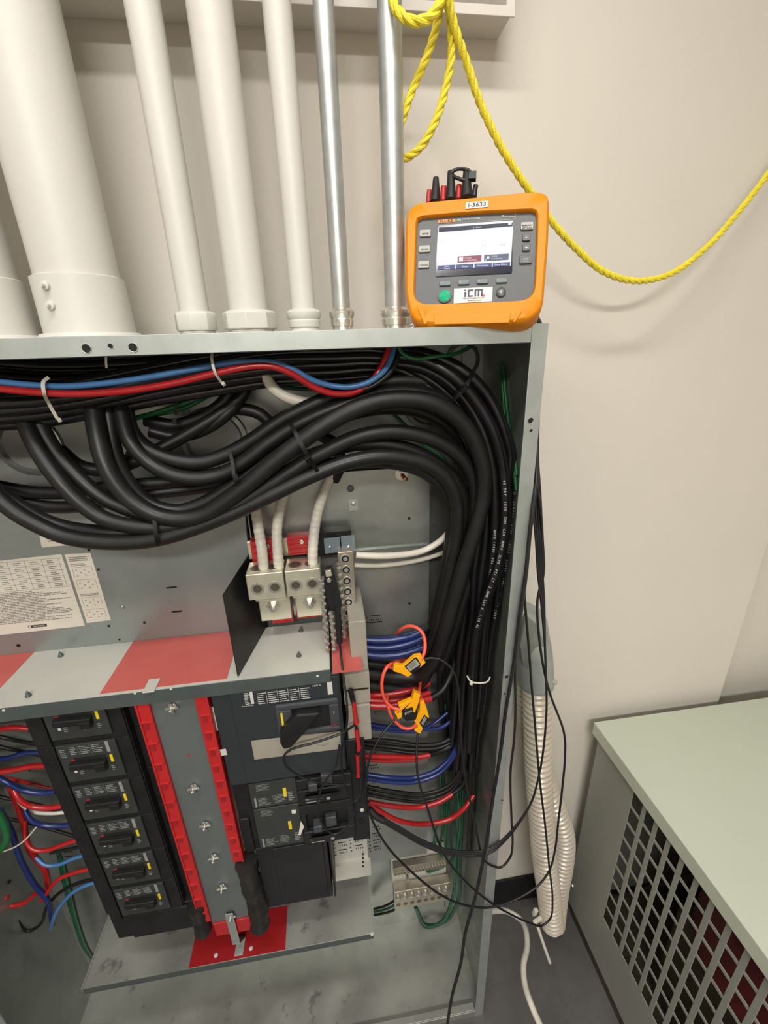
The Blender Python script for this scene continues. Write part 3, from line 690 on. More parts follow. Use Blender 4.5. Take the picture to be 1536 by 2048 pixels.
# lower shelf
sh = thing('lower_shelf', (-0.34, 0.8, -1.52), 'dirty galvanised shelf below the breakers with a dark red film patch', 'shelf')
obj('shelf_plate', MB().box(-0.716, 0.022, 0.70, 0.90, -1.489, -1.487), 'dirty', sh, .0004)
obj('front_lip', MB().box(-0.716, 0.022, 0.6985, 0.70, -1.508, -1.4875), 'lip', sh, .0004)
obj('side_lip', MB().box(-0.719, -0.715, 0.6985, 0.902, -1.497, -1.483), 'dirty', sh, .0008)
obj('red_film', MB().box(-0.46, -0.214, 0.701, 0.80, -1.487, -1.4862), 'redfilm2', sh)
mb = MB()
for x, y in ((432, 1911), (502, 1897), (744, 1868)):
    c = PZ(x, y, -1.4862); mb.lathe(c, EZ, [(0, .005), (.001, .005), (.002, .002)], 12)
obj('screw', mb, 'print', sh)

# white slotted tray at the right, under the breakers
tr = thing('slotted_tray', (-0.03, 0.85, -1.34), 'bright slotted steel plate under the lowest right breaker', 'bracket')
mb = MB().box(-0.09, 0.024, 0.80, 0.802, -1.34, -1.12).box(-0.09, 0.030, 0.79, 0.80, -1.40, -1.338)
slots(mb, 672, 1672, .80, 3); slots(mb, 704, 1663, .80, 3)
for k in range(4): mb.lathe(P(726, 1708 + k * 8, .79), -EY, [(0, .003), (.0012, .003)], 10, 1)
for x, y in ((662, 1696), (664, 1716)): mb.lathe(P(x, y, .79), -EY, [(0, .008), (.006, .008), (.0062, .005), (.010, .004)], 6, 2, False)
obj('tray_sheet', mb, ['shelf', 'hole', 'steel'], tr)

# ------------------------------------------------------------------ left breakers
zc = [-.632 - .1105 * k for k in range(6)]
def breaker(z):
    t = thing('circuit_breaker', (-.51, .70, z - .053), '', 'circuit breaker', 'left column of breakers')
    obj('body', MB().box(-.595, -.43, .702, .86, z - .0650, z + .0445), 'plastic', t, .001)
    obj('face_plate', MB().box(-.563, -.455, .697, .702, z - .050, z + .0445), 'brkface', t, .0012)
    mb = MB().box(-.610, -.566, .715, .86, z - .0655, z + .0445).prism([Vector((-.567, .697, z + H - .064)), Vector((-.567, .697, z + H + .044)), Vector((-.600, .716, z + H + .044)), Vector((-.600, .716, z + H - .064))], EY * .02)
    for dz in (-.033, 0, .033): mb.lathe(Vector((-.584, .705, z + H + dz)), Vector((-.5, -1, 0)), [(0, .006), (.002, .006)], 12, 1)
    obj('terminal_cover', mb, ['plastic', 'hole'], t, .001)
    obj('side_cover', MB().box(-.455, -.428, .706, .75, z - .0645, z + .0440).box(-.428, -.398, .722, .76, z - .0645, z + .0440), 'plastic', t, .001)
    mb = MB().box(-.536, -.480, .6965, .698, z - .012, z + .012); obj('handle_recess', mb, 'hole', t)
    mb = MB().prism([Vector((-.545, .697, z + H - .009)), Vector((-.482, .697, z + H - .012)), Vector((-.478, .697, z + H + .003)), Vector((-.545, .697, z + H + .005))], EY * -.012)
    mb.box(-.500, -.480, .684, .697, z - .020, z - .004)
    obj('toggle_handle', mb, 'plastic', t, .002)
    obj('position_mark', MB().box(-.4725, -.4675, .6955, .697, z - .009, z + .009), 'yellow', t)
    mb = MB(); zz = z + H
    mb.box(-.474, -.468, .6962, .697, z + .017, z + .044)
    for k, (x0, x1) in enumerate(((-.500, -.477), (-.522, -.504), (-.540, -.527), (-.558, -.546))):
        lines(mb, Vector((x0, .6968, zz + .041 - (k == 3) * .004)), EX, -EZ, x1 - x0, .022, 5, 0, weight=.42, n=EY)
    mb.box(-.5245, -.5242, .6963, .6968, z + .018, z + .043); mb.box(-.5025, -.5022, .6963, .6968, z + .018, z + .043)
    for x in (-.534, -.500, -.474): lines(mb, Vector((x - .002, .6968, zz - .019)), EX, -EZ, .008, .014, 3, 0, weight=.4, n=EY)
    obj('printed_rating', mb, 'printdim', t)
    obj('test_button', MB().box(-.545, -.539, .6955, .697, z - .026, z - .020), 'paper', t, .001)
    obj('trip_mark', MB().box(-.543, -.537, .6960, .697, z + .005, z + .0075), 'redpl', t)
    return t
blabs = ['topmost breaker of the left column, half hidden behind the dark ledge lip', 'second breaker from the top of the left column, just below the half-hidden one', 'third breaker from the top of the left column', 'fourth breaker down the left column, third from its bottom', 'second-lowest breaker of the left column', 'lowest breaker of the left column, above the galvanised shelf']
b0 = breaker(zc[0]); b0['label'] = blabs[0]
for k in range(1, 6):
    n_ = dup(b0, (b0.location.x, b0.location.y, b0.location.z + zc[k] - zc[0]), blabs[k])
tag(obj('filler_block', MB().box(-.60, -.40, .712, .86, -1.335, -1.240).box(-.56, -.42, .705, .712, -1.33, -1.245), 'plastic', None, .002), 'blank black block filling the left column under the lowest breaker', 'filler block')

for o_ in [o for o in C.objects if o.name.startswith('circuit_breaker')]: o_.location.y += .0045
# ------------------------------------------------------------------ centre bus cover
bus = thing('bus_cover', (-.33, .70, -1.37), 'tall grey bus bar cover with bright studs between two red rails', 'bus cover')
mb = MB().box(-.375, -.285, .705, .708, -1.335, -.60)
mb.box(-.332, -.327, .7045, .705, -.770, -.765, 1)
obj('cover_plate', mb, ['busplate', 'redpl'], bus, .0006)
for x, y in ((345, 1413), (388, 1574), (411, 1648), (428, 1713), (445, 1773), (462, 1830)):
    c = P(x, y, .703); mb = MB().lathe(c, -EY, [(0, .009), (.001, .009), (.0012, .006), (.006, .006), (.0062, .0035), (.014, .0035), (.015, .0015)], 6, 0, False)
    mb.obox(c - EY * .005, EX, EZ, EY, .024, .004, .004); mb.obox(c - EY * .005, EX, EZ, EY, .004, .024, .004)
    obj('wing_stud', mb, 'steel', bus, .0008)
def rail(x0, x1, z1, side):
    mb = MB().box(x0, x1, .698, .712, z1, -.60)
    mb.box(x0 if side < 0 else x1 - .004, x0 + .004 if side < 0 else x1, .6955, .70, z1, -.617)
    k = -.66
    while k > z1 + .03:
        mb.box(x0 + .004, x1 - .002, .6945, .699, k - .002, k + .002); mb.box(x0 + .006, x1 - .010, .6965, .699, k - .020, k - .004, 1)
        k -= .055 if side < 0 else .045
    return obj('red_rail', mb, ['redpl', 'redfilm2'], bus, .0006)
rail(-.399, -.374, -1.305, -1); rail(-.291, -.266, -1.105, 1)
obj('red_insulator', MB().box(-.372, -.280, .701, .705, -1.375, -1.325), 'redpl', bus, .001)
c0 = P(462, 1835, .699)
mb = MB(); a0 = P(466, 1822, .70); b_ = P(470, 1882, .69); b_.z = H - 1.4855; cc2 = P(466, 1912, .68)
mb.hexa([(-.338, .696, H - 1.29), (-.318, .696, H - 1.29), (-.318, .699, H - 1.29), (-.338, .699, H - 1.29), (-.338, .696, H - 1.29), (-.318, .696, H - 1.29), (-.318, .699, H - 1.29), (-.338, .699, H - 1.29)]) if False else None
mb.box(-.337, -.318, .695, .697, -1.41, -1.285)
mb.prism([Vector((-.337, .697, H - 1.41)), Vector((-.318, .697, H - 1.41)), Vector((-.322, .745, H - 1.484)), Vector((-.344, .745, H - 1.484))], Vector((0, -.002, -.001)))
mb.prism([Vector((-.344, .745, H - 1.484)), Vector((-.322, .745, H - 1.484)), Vector((-.324, .706, H - 1.4855)), Vector((-.346, .706, H - 1.4855))], Vector((0, 0, .002)))
mb.lathe(Vector((-.334, .722, H - 1.483)), EZ, [(0, .004), (.0012, .004)], 12)
obj('hold_down_strap', mb, 'galv', bus, .0004)
# tape-wrapped ends
def wrap(name, pts, r, lab):
    q = path(pts, None, .006); n = len(q)
    return tag(obj(name, MB().tube(q, [r * (1 + .04 * math.sin(i * 1.3) + .07 * math.sin(i * .45 + 1)) for i in range(n)], 10), 'tape'), lab, 'tape')
wrap('taped_bar_end', [(392, 1808, .706), (400, 1835, .705), (407, 1862, .705)], .019, 'short black taped bar end at the bottom left of the bus cover')
wrap('taped_bar_end', [(492, 1722, .70), (503, 1765, .70), (515, 1805, .70), (520, 1848, .70)], .024, 'long black taped bar end at the bottom right of the bus cover')

# ------------------------------------------------------------------ main breaker and the two below it
mbk = thing('main_breaker', (-.13, .69, -.865), 'large dark main circuit breaker with a black lever handle and beige plate', 'circuit breaker')
obj('body', MB().box(-.262, -.012, .692, .86, -.865, -.600), 'brkfaceb', mbk, .003)
obj('raised_face', MB().box(-.225, -.014, .688, .692, -.860, -.604), 'brkfaceb', mbk, .003)
obj('escutcheon', MB().box(-.143, -.018, .680, .688, -.667, -.654).box(-.143, -.018, .680, .688, -.738, -.725).box(-.143, -.112, .680, .688, -.725, -.667).box(-.038, -.018, .680, .688, -.725, -.667), 'esc', mbk, .003)
obj('handle_opening', MB().box(-.113, -.037, .6865, .6882, -.726, -.666), 'hole', mbk)
mb = MB().prism([P(x, y, .665) for x, y in ((592, 1438), (640, 1434), (612, 1470), (582, 1503), (566, 1506), (559, 1494), (559, 1474))], EY * .025)
obj('lever_handle', mb, 'plastic', mbk, .003)
obj('position_mark', MB().prism([P(x, y, .680) for x, y in ((560, 1433), (564, 1432), (568, 1458), (564, 1460))], EY * -.001), 'yellow', mbk)
obj('beige_plate', MB().prism([P(x, y, .6865) for x, y in ((501, 1488), (681, 1468), (682, 1498), (676, 1504), (508, 1525))], EY * -.0012), 'beige', mbk)
mb = MB(); 
q = P(496, 1391, .6875)
lines(mb, q - EX * .010, EX, -EZ, .010, .030, 8, 0, weight=.45, n=EY); mb.obox(q + EX * .004 - EZ * .014, EX, EZ, EY, .006, .03, .0004)
for i in range(5):
    q = P(512 + i * 22, 1392 - i * 2.6, .6875); lines(mb, q, EX, -EZ, .019, .030, 6, 0, weight=.35, n=EY)
    if i: mb.obox(q - EX * .003 - EZ * .014, EX, EZ, EY, .0006, .031, .0002)
mb.obox(P(660, 1382, .6875), EX, EZ, EY, .010, .032, .0004)
glyphs(mb, '1200 A', P(633, 1377, .6875), EX, EZ, .006)
glyphs(mb, 'I', P(668, 1431, .6795), EX, EZ, .009, bold=.02); glyphs(mb, 'PowerPact', P(494, 1418, .6875), EX, EZ, .005)
obj('printed_rating', mb, 'print', mbk)
obj('off_mark', glyphs(MB(), 'O', P(668, 1456, .6795), EX, EZ, .008, bold=.03), 'redpl', mbk)
mb = MB(); glyphs(mb, 'LSI 1200', P(646, 1496, .6850), EX, EZ, .007); mb.lathe(P(646, 1497, .6853), -EY, [(0, .003), (.001, .003)], 12); 
obj('plate_print', mb, 'inkgrey', mbk)
obj('side_label', MB().box(-.274, -.262, .700, .702, -.715, -.655), 'paper', mbk)
obj('test_port', MB().prism([P(x, y, .6915) for x, y in ((438, 1506), (450, 1504), (453, 1516), (441, 1518))], EY * -.0006), 'print', mbk)
mbk.location.y += .008
def small_breaker(z0, z1, lab, tab):
    t = thing('feeder_breaker', (-.12, .70, z0), lab, 'circuit breaker')
    obj('body', MB().box(-.228, -.012, .704, .86, z0, z1 - .001), 'plastic', t, .0015)
    obj('face_plate', MB().box(-.225, -.125, .700, .704, z0 + .002, z1 - .002), 'brkface', t, .0012)
    mb = MB().box(-.124, -.004, .690, .704, z0 + .003, z0 + .045).box(-.124, -.004, .692, .704, z1 - .03, z1 - .003).box(-.124, -.112, .692, .704, z0 + .045, z1 - .03).box(-.020, -.004, .692, .704, z0 + .045, z1 - .03)
    mb.prism([Vector((-.110, .690, H + z0 + .030)), Vector((-.030, .690, H + z0 + .030)), Vector((-.050, .678, H + z0 + .044)), Vector((-.100, .678, H + z0 + .044))], Vector((0, .004, -.016)))
    obj('handle_housing', mb, 'plastic', t, .002)
    mb = MB().box(-.098, -.078, .682, .704, z0 + .050, z0 + .070).box(-.070, -.045, .688, .704, z0 + .055, z0 + .085)
    obj('toggle_handle', mb, 'esc', t, .002)
    mb = MB().box(-.1545, -.1475, .6985, .700, (z0 + z1) / 2 - .0125, (z0 + z1) / 2 + .0125); obj('position_mark', mb, 'yellow', t)
    mb = MB(); zz = H + z0
    mb.box(-.218, -.214, .6994, .700, z0 + .006, z0 + .034)
    lines(mb, Vector((-.210, .6998, zz + .032)), EX, -EZ, .028, .024, 6, 0, weight=.35, n=EY); lines(mb, Vector((-.175, .6998, zz + .036)), EX, -EZ, .024, .026, 6, 0, weight=.35, n=EY); mb.box(-.178, -.1775, .6994, .700, z0 + .006, z0 + .036)
    lines(mb, Vector((-.145, .6998, zz + .040)), EX, -EZ, .014, .030, 5, 0, weight=.5, n=EY)
    lines(mb, Vector((-.210, .6998, H + z1 - .006)), EX, -EZ, .03, .02, 5, 0, weight=.3, n=EY)
    obj('printed_rating', mb, 'printdim', t)
    mb = MB().obox(Vector((-.088, .6895, zz + .019)), EX, EZ, EY, .040, .0022, .0006).obox(Vector((-.092, .6895, zz + .010)), EX, EZ, EY, .030, .002, .0006)
    mb.lathe(Vector((-.058, .6898, zz + .014)), -EY, [(0, .0045), (.0008, .0045), (.0008, .0025), (0.0002, .0025)], 16)
    obj('reset_marks', mb, 'btn', t)
    if tab: obj('white_tab', MB().prism([P(x, y, .689) for x, y in ((602, 1641), (608, 1652), (601, 1669), (597, 1668))], EY * -.002), 'sticker', t); obj('white_sticker', MB().prism([P(x, y, .6995) for x, y in ((583, 1620), (592, 1619), (592, 1626), (584, 1627))], EY * -.0006), 'sticker', t)
    return t
small_breaker(-.945, -.866, 'upper of the two small breakers below the main breaker', False)
small_breaker(-1.078, -.946, 'lower of the two small breakers below the main breaker, with a white tab', True)
tag(obj('blank_cover', MB().box(-.238, -.074, .702, .86, -1.30, -1.079).box(-.20, -.084, .6995, .702, -1.29, -1.085), 'plastic', None, .003), 'blank black cover filling the space under the two small right-hand breakers', 'blank cover')
tag(obj('phase_barrier', MB().box(-.070, -.066, .700, .84, -1.30, -1.09).box(-.070, -.052, .83, .84, -1.25, -1.09), 'plastic', None, .001), 'upright black barrier fin between the blank cover and the bright slotted plate', 'barrier')
tag(obj('bus_side_cover', MB().box(-.262, -.229, .712, .86, -1.09, -.866).box(-.262, -.24, .706, .72, -1.09, -.98), 'plastic', None, .002), 'narrow black side cover between the red rail and the small right breakers', 'cover plate')
mb = MB().box(-.011, .030, .708, .86, -1.115, -.79)
for k in range(4): mb.lathe(Vector((.012, .708, H - .84 - k * .07)), -EY, [(0, .006), (.002, .006)], 12, 1)
mb.lathe(P(724, 1619, .708), -EY, [(0, .0052), (.003, .005)], 12, 2)
tag(obj('terminal_shroud', mb, ['plastic', 'hole', 'paper'], None, .002), 'black terminal shroud on the right side of the breakers where wires enter', 'terminal cover')
tb = thing('terminal_block', (.03, .75, -.79), 'beige terminal block stack right of the main breaker', 'terminal block')
mb = MB().box(.014, .048, .722, .86, -.62, -.50); obj('upper_block', mb, 'beige', tb, .002)
mb = MB().box(-.006, .049, .716, .86, -.70, -.622)
mb.box(-.003, .046, .7145, .7165, -.664, -.660, 1); obj('middle_block', mb, ['beige', 'hole'], tb, .002)
obj('lower_block', MB().box(-.004, .047, .712, .86, -.80, -.702), 'beige', tb, .002)
tag(obj('red_insulating_sheet', MB().box(-.024, .034, .682, .828, -.5855, -.5845), 'redfilm'), 'pinkish red insulating sheet lying right of the steel ledge', 'insulating sheet')

# ------------------------------------------------------------------ lugs, neutral bars
lg = thing('lug_assembly', (-.10, .80, -.53), 'pair of tinned lug blocks clamping the thick white cables', 'cable lug')
xs = ((-.178, -.106), (-.103, -.033))
for x0, x1 in xs:
    blk = obj('lug_block', MB().box(x0, x1, .775, .83, -.462, -.404), 'lug', lg, .002)
    for fx in (.27, .74):
        x = x0 + (x1 - x0) * fx
        obj('set_screw', MB().lathe(Vector((x, .7752, H - .437)), -EY, [(-.0004, .0135), (.0006, .0135), (.0007, .0105)], 20), 'steel', blk)
        obj('screw_socket', MB().lathe(Vector((x, .7746, H - .437)), -EY, [(-.0002, .0088), (.0002, .0088)], 16), 'lugdark', blk)
        obj('bore', MB().lathe(Vector((x, .8, H - .4042)), EZ, [(-.0004, .0150), (.0005, .0150), (.0006, .0135)], 24).lathe(Vector((x, .8, H - .4036)), EZ, [(-.0002, .0128), (.0002, .0128)], 20, 1), ['steel', 'lugdark'], blk)
    obj('lug_foot', MB().box(x0 + .012, x1 + .004, .80, .85, -.530, -.462).box(x0 + .008, x1, .79, .83, -.476, -.462), 'lug', lg, .002)
    c = Vector(((x0 + x1) / 2 + .006, .80, H - .495)); obj('stud_bolt', MB().lathe(c, -EY, [(0, .015), (.0015, .015), (.0016, .010), (.008, .010), (.0082, .006), (.018, .006)], 6, 0, False), 'steel', lg, .0008)
obj('busbar', MB().box(-.18, .03, .845, .855, -.405, -.365), 'lug', lg, .001)
for k, (x0, x1, z0, z1) in enumerate(((-.172, -.115, -.43, -.362), (-.098, -.050, -.40, -.358), (-.150, -.104, -.562, -.528), (-.096, -.040, -.556, -.524))):
    mb = MB().box(x0, x1, .835, .86, z0, z1)
    for j in range(4): mb.box(x0 + .004, x1 - .004, .832, .836, z0 + (z1 - z0) * (j + .3) / 4, z0 + (z1 - z0) * (j + .5) / 4)
    mb.lathe(Vector(((x0 + x1) / 2 + .006, .835, H + z1 - .012)), -EY, [(0, .0055), (.003, .005)], 12, 1)
    obj('red_insulator', mb, ['redpl', 'steel'], lg, .001)
flap = MB().prism([Vector((-.173, .866, H - .29)), Vector((-.170, .866, H - .586)), Vector((-.206, .704, H - .584)), Vector((-.2105, .72, H - .412)), Vector((-.182, .852, H - .396)), Vector((-.176, .856, H - .29))], Vector((.0018, 0, 0)))
tag(obj('barrier_flap', flap, 'plastic'), 'glossy black plastic barrier sheet standing on the ledge left of the lug blocks', 'barrier')
nb = thing('neutral_bar', (.018, .79, -.556), 'upright tinned neutral bar with a row of seven screws', 'terminal bar')
obj('bar', MB().box(.003, .034, .785, .812, -.556, -.378), 'brownbar', nb, .0015)
for k in range(7):
    c = Vector((.018, .785, H - .393 - k * .0252)); mb = MB().lathe(c, -EY, [(-.0005, .0102), (.0012, .0102), (.0014, .0078)], 20).lathe(c - EY * .0014, -EY, [(-.0002, .0078), (.0003, .0078)], 20, 1).lathe(c - EY * .0016, -EY, [(-.0005, .0048), (.0012, .0044)], 16)
    obj('screw', mb, ['steel', 'hole'], nb)
def chain(px, Y, lab, r=.0042):
    q = path(px, Y, .0075); mb = MB()
    mb.tube(q, r * .8, 8)
    for i, p in enumerate(q): mb.lathe(p, -EY + EX * (.4 if i % 2 else -.4), [(0, r * 1.15), (r * 1.1, r * 1.05), (r * 1.2, r * .5)], 8, 1)
    return tag(obj('screw_strip', mb, ['lugdark', 'steel']), lab, 'terminal bar')
chain([(642, 1160), (648, 1220), (655, 1298)], .745, 'slim strip of tiny bright screws left of the black crocodile clip')
chain([(676, 1128), (682, 1190), (690, 1272)], .77, 'slim strip of tiny bright screws between the crocodile clip and neutral bar')
chain([(662, 1225), (666, 1260), (669, 1296)], .74, 'shortest strip of tiny bright screws, under the black crocodile clip')
mb = MB().box(-.022, .010, .80, .803, -.386, -.352).box(.012, .040, .80, .803, -.386, -.350)
cp = thing('clear_cover', (.01, .80, -.386), 'pair of small clear plastic plates above the neutral bar', 'clear cover')
obj('clear_plate', mb, 'clear', cp, .0015)
mb = MB()
for x, y in ((660, 1094), (697, 1093)): mb.lathe(P(x, y, .7995), -EY, [(0, .003), (.002, .003), (.003, .0015)], 12)
obj('screw', mb, 'steel', cp)
tag(obj('black_busbar_end', MB().box(-.045, .035, .83, .86, -.405, -.352), 'plastic'), 'black insulated bar end behind the clear plastic plates', 'bus bar')
# crocodile clip
cl = thing('crocodile_clip', (-.01, .75, -.60), 'black crocodile clip gripping the bar beside the lug blocks', 'clip')
Yc = .745
obj('upper_jaw', MB().prism([P(x, y, Yc) for x, y in ((647, 1140), (665, 1135), (676, 1175), (684, 1210), (680, 1225), (660, 1222), (652, 1190))], EY * .014), 'plastic', cl, .002)
obj('lower_jaw', MB().prism([P(x, y, Yc + .006) for x, y in ((648, 1160), (656, 1200), (668, 1216), (655, 1240), (650, 1225))], EY * .012), 'plastic', cl, .002)
obj('jaw_tip', MB().prism([P(x, y, Yc - .001) for x, y in ((650, 1142), (662, 1140), (664, 1152), (652, 1154))], EY * .004), 'lug', cl, .001)
q = P(658, 1160, Yc - .001); obj('rivet', MB().lathe(q, -EY, [(0, .005), (.003, .004)], 12), 'steel', cl)
obj('clip_boot', MB().tube(path([(675, 1212, Yc), (677, 1250, Yc), (679, 1285, Yc)], None, .006), [.0075, .0075, .007, .007, .0062, .006, .0055, .0055, .005, .005, .005][:max(2, len(path([(675, 1212, Yc), (677, 1250, Yc), (679, 1285, Yc)], None, .006)))] if False else .0062, 12), 'rubber', cl)

# ------------------------------------------------------------------ ground bar at the bottom
gb = thing('ground_bar', (.19, .88, -1.75), 'tinned ground bar assembly with eight lug holes low in the cabinet', 'terminal bar')
mb = MB().box(.102, .290, .872, .90, -1.745, -1.655)
obj('lug_bar', mb, 'brownbar', gb, .0015)
mb = MB(); m2 = MB()
for k in range(8):
    x = .116 + k * .0230
    mb.lathe(Vector((x, .872, H - 1.682)), -EY, [(0, .0098), (.004, .0095), (.006, .006)], 14)
    m2.lathe(Vector((x, .8718, H - 1.722)), -EY, [(0, .0072), (.0006, .0072)], 14)
obj('lug_screws', mb, 'steel', gb); obj('lug_holes', m2, 'lugdark', gb)
mb = MB().box(.105, .278, .88, .90, -1.585, -1.548)
for k in range(17): mb.lathe(Vector((.111 + k * .0100, .88, H - 1.560)), -EY, [(0, .0036), (.006, .0036), (.007, .002)], 8, 1); mb.lathe(Vector((.111 + k * .0100, .88, H - 1.578)), -EY, [(0, .0030), (.0006, .0030)], 8, 2)
obj('small_terminal_strip', mb, ['brownbar', 'steel', 'lugdark'], gb, .0008)
obj('backing_plate', MB().box(.100, .285, .905, .93, -1.66, -1.54), 'shelf', gb, .001)
mb = MB().lathe(P(812, 1738, .905), -EY, [(0, .008), (.010, .008), (.0102, .005), (.035, .005)], 6, 0, False); obj('post_bolt', mb, 'steel', gb)

# ------------------------------------------------------------------ transformer enclosure
tx = thing('transformer_enclosure', (1.2, .3, FL), 'waist-high grey-green transformer enclosure with a pale top and perforated side', 'transformer')
TX0, TX1, TY0, TY1, TT = .722, 1.75, -.55, .895, -1.06
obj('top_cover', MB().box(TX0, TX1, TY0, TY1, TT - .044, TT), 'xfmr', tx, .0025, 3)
bx = .737; by = .885
mb = MB()
gy1, gz1, gz0 = .722, -1.118, -1.683
py, pz = .0415, .0618
ny = 26; nz = 9
# side wall with real openings: frame strips plus lattice bars
t_ = .0025
mb.box(bx, bx + t_, gy1, by, FL + .06, TT - .044)
mb.box(bx, bx + t_, TY0 + .02, gy1 - ny * py, FL + .06, TT - .044)
mb.box(bx, bx + t_, gy1 - ny * py, gy1, gz1, TT - .044)
mb.box(bx, bx + t_, gy1 - ny * py, gy1, FL + .06, gz0)
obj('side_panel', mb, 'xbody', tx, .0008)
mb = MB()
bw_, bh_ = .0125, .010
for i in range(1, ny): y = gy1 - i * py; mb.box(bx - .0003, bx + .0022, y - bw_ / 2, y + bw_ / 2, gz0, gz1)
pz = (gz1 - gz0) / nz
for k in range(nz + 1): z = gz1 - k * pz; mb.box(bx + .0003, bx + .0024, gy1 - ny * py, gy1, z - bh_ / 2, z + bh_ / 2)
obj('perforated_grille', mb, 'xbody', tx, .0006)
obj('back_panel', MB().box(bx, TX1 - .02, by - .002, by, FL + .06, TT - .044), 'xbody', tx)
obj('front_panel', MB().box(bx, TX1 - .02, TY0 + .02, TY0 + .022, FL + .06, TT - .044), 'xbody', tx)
obj('inner_panel', MB().box(1.40, 1.402, TY0 + .02, by, FL + .06, TT - .044), 'iron', tx)
obj('base_channel', MB().box(bx + .01, TX1 - .03, TY0 + .04, by - .02, FL, FL + .06), 'iron', tx)
for k in range(2):
    yy = .46 - k * .42
    obj('winding', MB().lathe(Vector((.98, yy, H - 1.45)), EZ, [(0, .14), (.01, .17), (.29, .17), (.30, .14)], 32), 'coil', tx)
obj('iron_core', MB().box(.86, 1.10, -.35, .62, -1.86, -1.46), 'iron', tx, .004)
mb = MB()
for x, y in ((1145, 1771), (1101, 1974)): mb.lathe(PX(x, y, bx), -EX, [(0, .007), (.004, .006), (.006, .002)], 10)
obj('panel_screw', mb, 'steel', tx)

# ------------------------------------------------------------------ heavy black feeder cables
G = 'heavy black feeder cables'
heavy = [
 ([(246, 770, .80), (262, 860, .775), (292, 895, .765), (340, 918, .76), (400, 925, .76), (455, 908), (510, 876), (560, 842), (620, 812), (690, 783), (760, 765), (830, 762), (900, 778, .775), (950, 825), (983, 890), (997, 970), (993, 1060), (975, 1150), (950, 1240, .80), (925, 1330, .83)], .0125, 'black feeder cable making the innermost, highest U-bend beside the green wire'),
 ([(238, 765, .80), (246, 840, .77), (262, 885, .755), (298, 925, .75), (345, 950, .745), (395, 957, .745), (445, 948), (490, 922), (535, 888), (590, 852), (655, 822), (720, 800), (790, 783), (860, 790), (915, 825, .76), (958, 880), (978, 950), (975, 1030), (957, 1110), (930, 1190), (905, 1270, .79), (880, 1340, .82)], .0125, 'black feeder cable making the second highest U-bend, just outside the innermost one'),
 ([(214, 765, .80), (220, 850, .775), (236, 925, .762), (262, 972, .758), (300, 1008, .755), (350, 1022, .755), (400, 1010), (450, 980), (500, 945), (550, 905), (600, 872), (660, 842), (720, 822), (790, 815, .775), (860, 830, .78), (915, 875, .785), (945, 940), (950, 1010), (935, 1090), (915, 1160), (893, 1240, .80), (870, 1310, .83)], .0125, 'black feeder cable running in the shadowed gap behind the brightest U-bend'),
 ([(184, 765, .79), (192, 850, .755), (210, 925, .735), (236, 972, .728), (268, 1005, .725), (312, 1030, .722), (360, 1038, .72), (405, 1030, .72), (450, 1003), (500, 965), (550, 922), (600, 884), (650, 850), (705, 820), (760, 802), (815, 798), (870, 808, .72), (920, 842), (952, 890), (968, 945), (966, 1000), (950, 1060), (928, 1130), (908, 1200), (888, 1270, .745), (865, 1325, .77), (835, 1352, .79), (795, 1352, .80), (735, 1346, .80)], .0145, 'thickest black feeder cable, the big bright U-bend and highest smooth arch on the right'),
 ([(30, 790, .80), (60, 868, .76), (88, 920, .745), (118, 960, .735), (155, 1000, .73), (205, 1036, .728), (262, 1052, .725), (322, 1055, .725), (385, 1044), (445, 1024), (500, 995), (555, 960), (610, 925), (660, 898), (712, 875), (770, 864), (828, 868), (885, 888, .745), (930, 925, .75), (950, 975), (948, 1040), (935, 1110), (915, 1180), (892, 1250), (870, 1310, .78), (830, 1375, .80), (735, 1371, .80)], .0130, 'black feeder cable sloping from the left, making the second lowest sweep'),
 ([(62, 790, .80), (88, 865, .775), (120, 915, .765), (160, 958, .755), (205, 995, .75), (255, 1018, .75), (310, 1035, .75), (370, 1030), (440, 1005), (510, 968), (580, 930), (640, 905), (715, 888), (780, 890), (835, 905), (885, 935, .765), (916, 970), (930, 1020), (922, 1090), (905, 1160), (885, 1230), (868, 1300, .80), (840, 1390, .82)], .0125, 'black feeder cable tucked behind, sloping from upper left beside second lowest sweep'),
 ([(-40, 930, .74), (-12, 985, .735), (28, 1022, .73), (72, 1048, .728), (128, 1072, .725), (200, 1084, .722), (270, 1084, .72), (332, 1074, .72), (400, 1052), (475, 1022), (550, 986), (622, 952), (690, 926), (750, 914), (805, 916), (858, 930), (893, 958, .745), (912, 1000), (914, 1060), (905, 1120), (888, 1200), (870, 1270, .78), (852, 1305, .80)], .0132, 'lowest black feeder cable, the longest sweep hanging in front of the printed label'),
 ([(-40, 960, .765), (20, 1000, .76), (75, 1035, .755), (130, 1055, .755), (200, 1064, .75), (270, 1066, .75), (340, 1055), (410, 1030), (490, 1000), (580, 962), (660, 930), (740, 922), (800, 928), (850, 945), (885, 975, .77), (902, 1020), (900, 1090), (885, 1170), (866, 1250), (850, 1310, .82)], .0125, 'black feeder cable with printing hidden just above the lowest sweep'),
]
ho = []
for pts, r, lb in heavy:
    ho.append(cable('feeder_cable', pts, r, 'blk', lb, 'cable', G, seg=18))
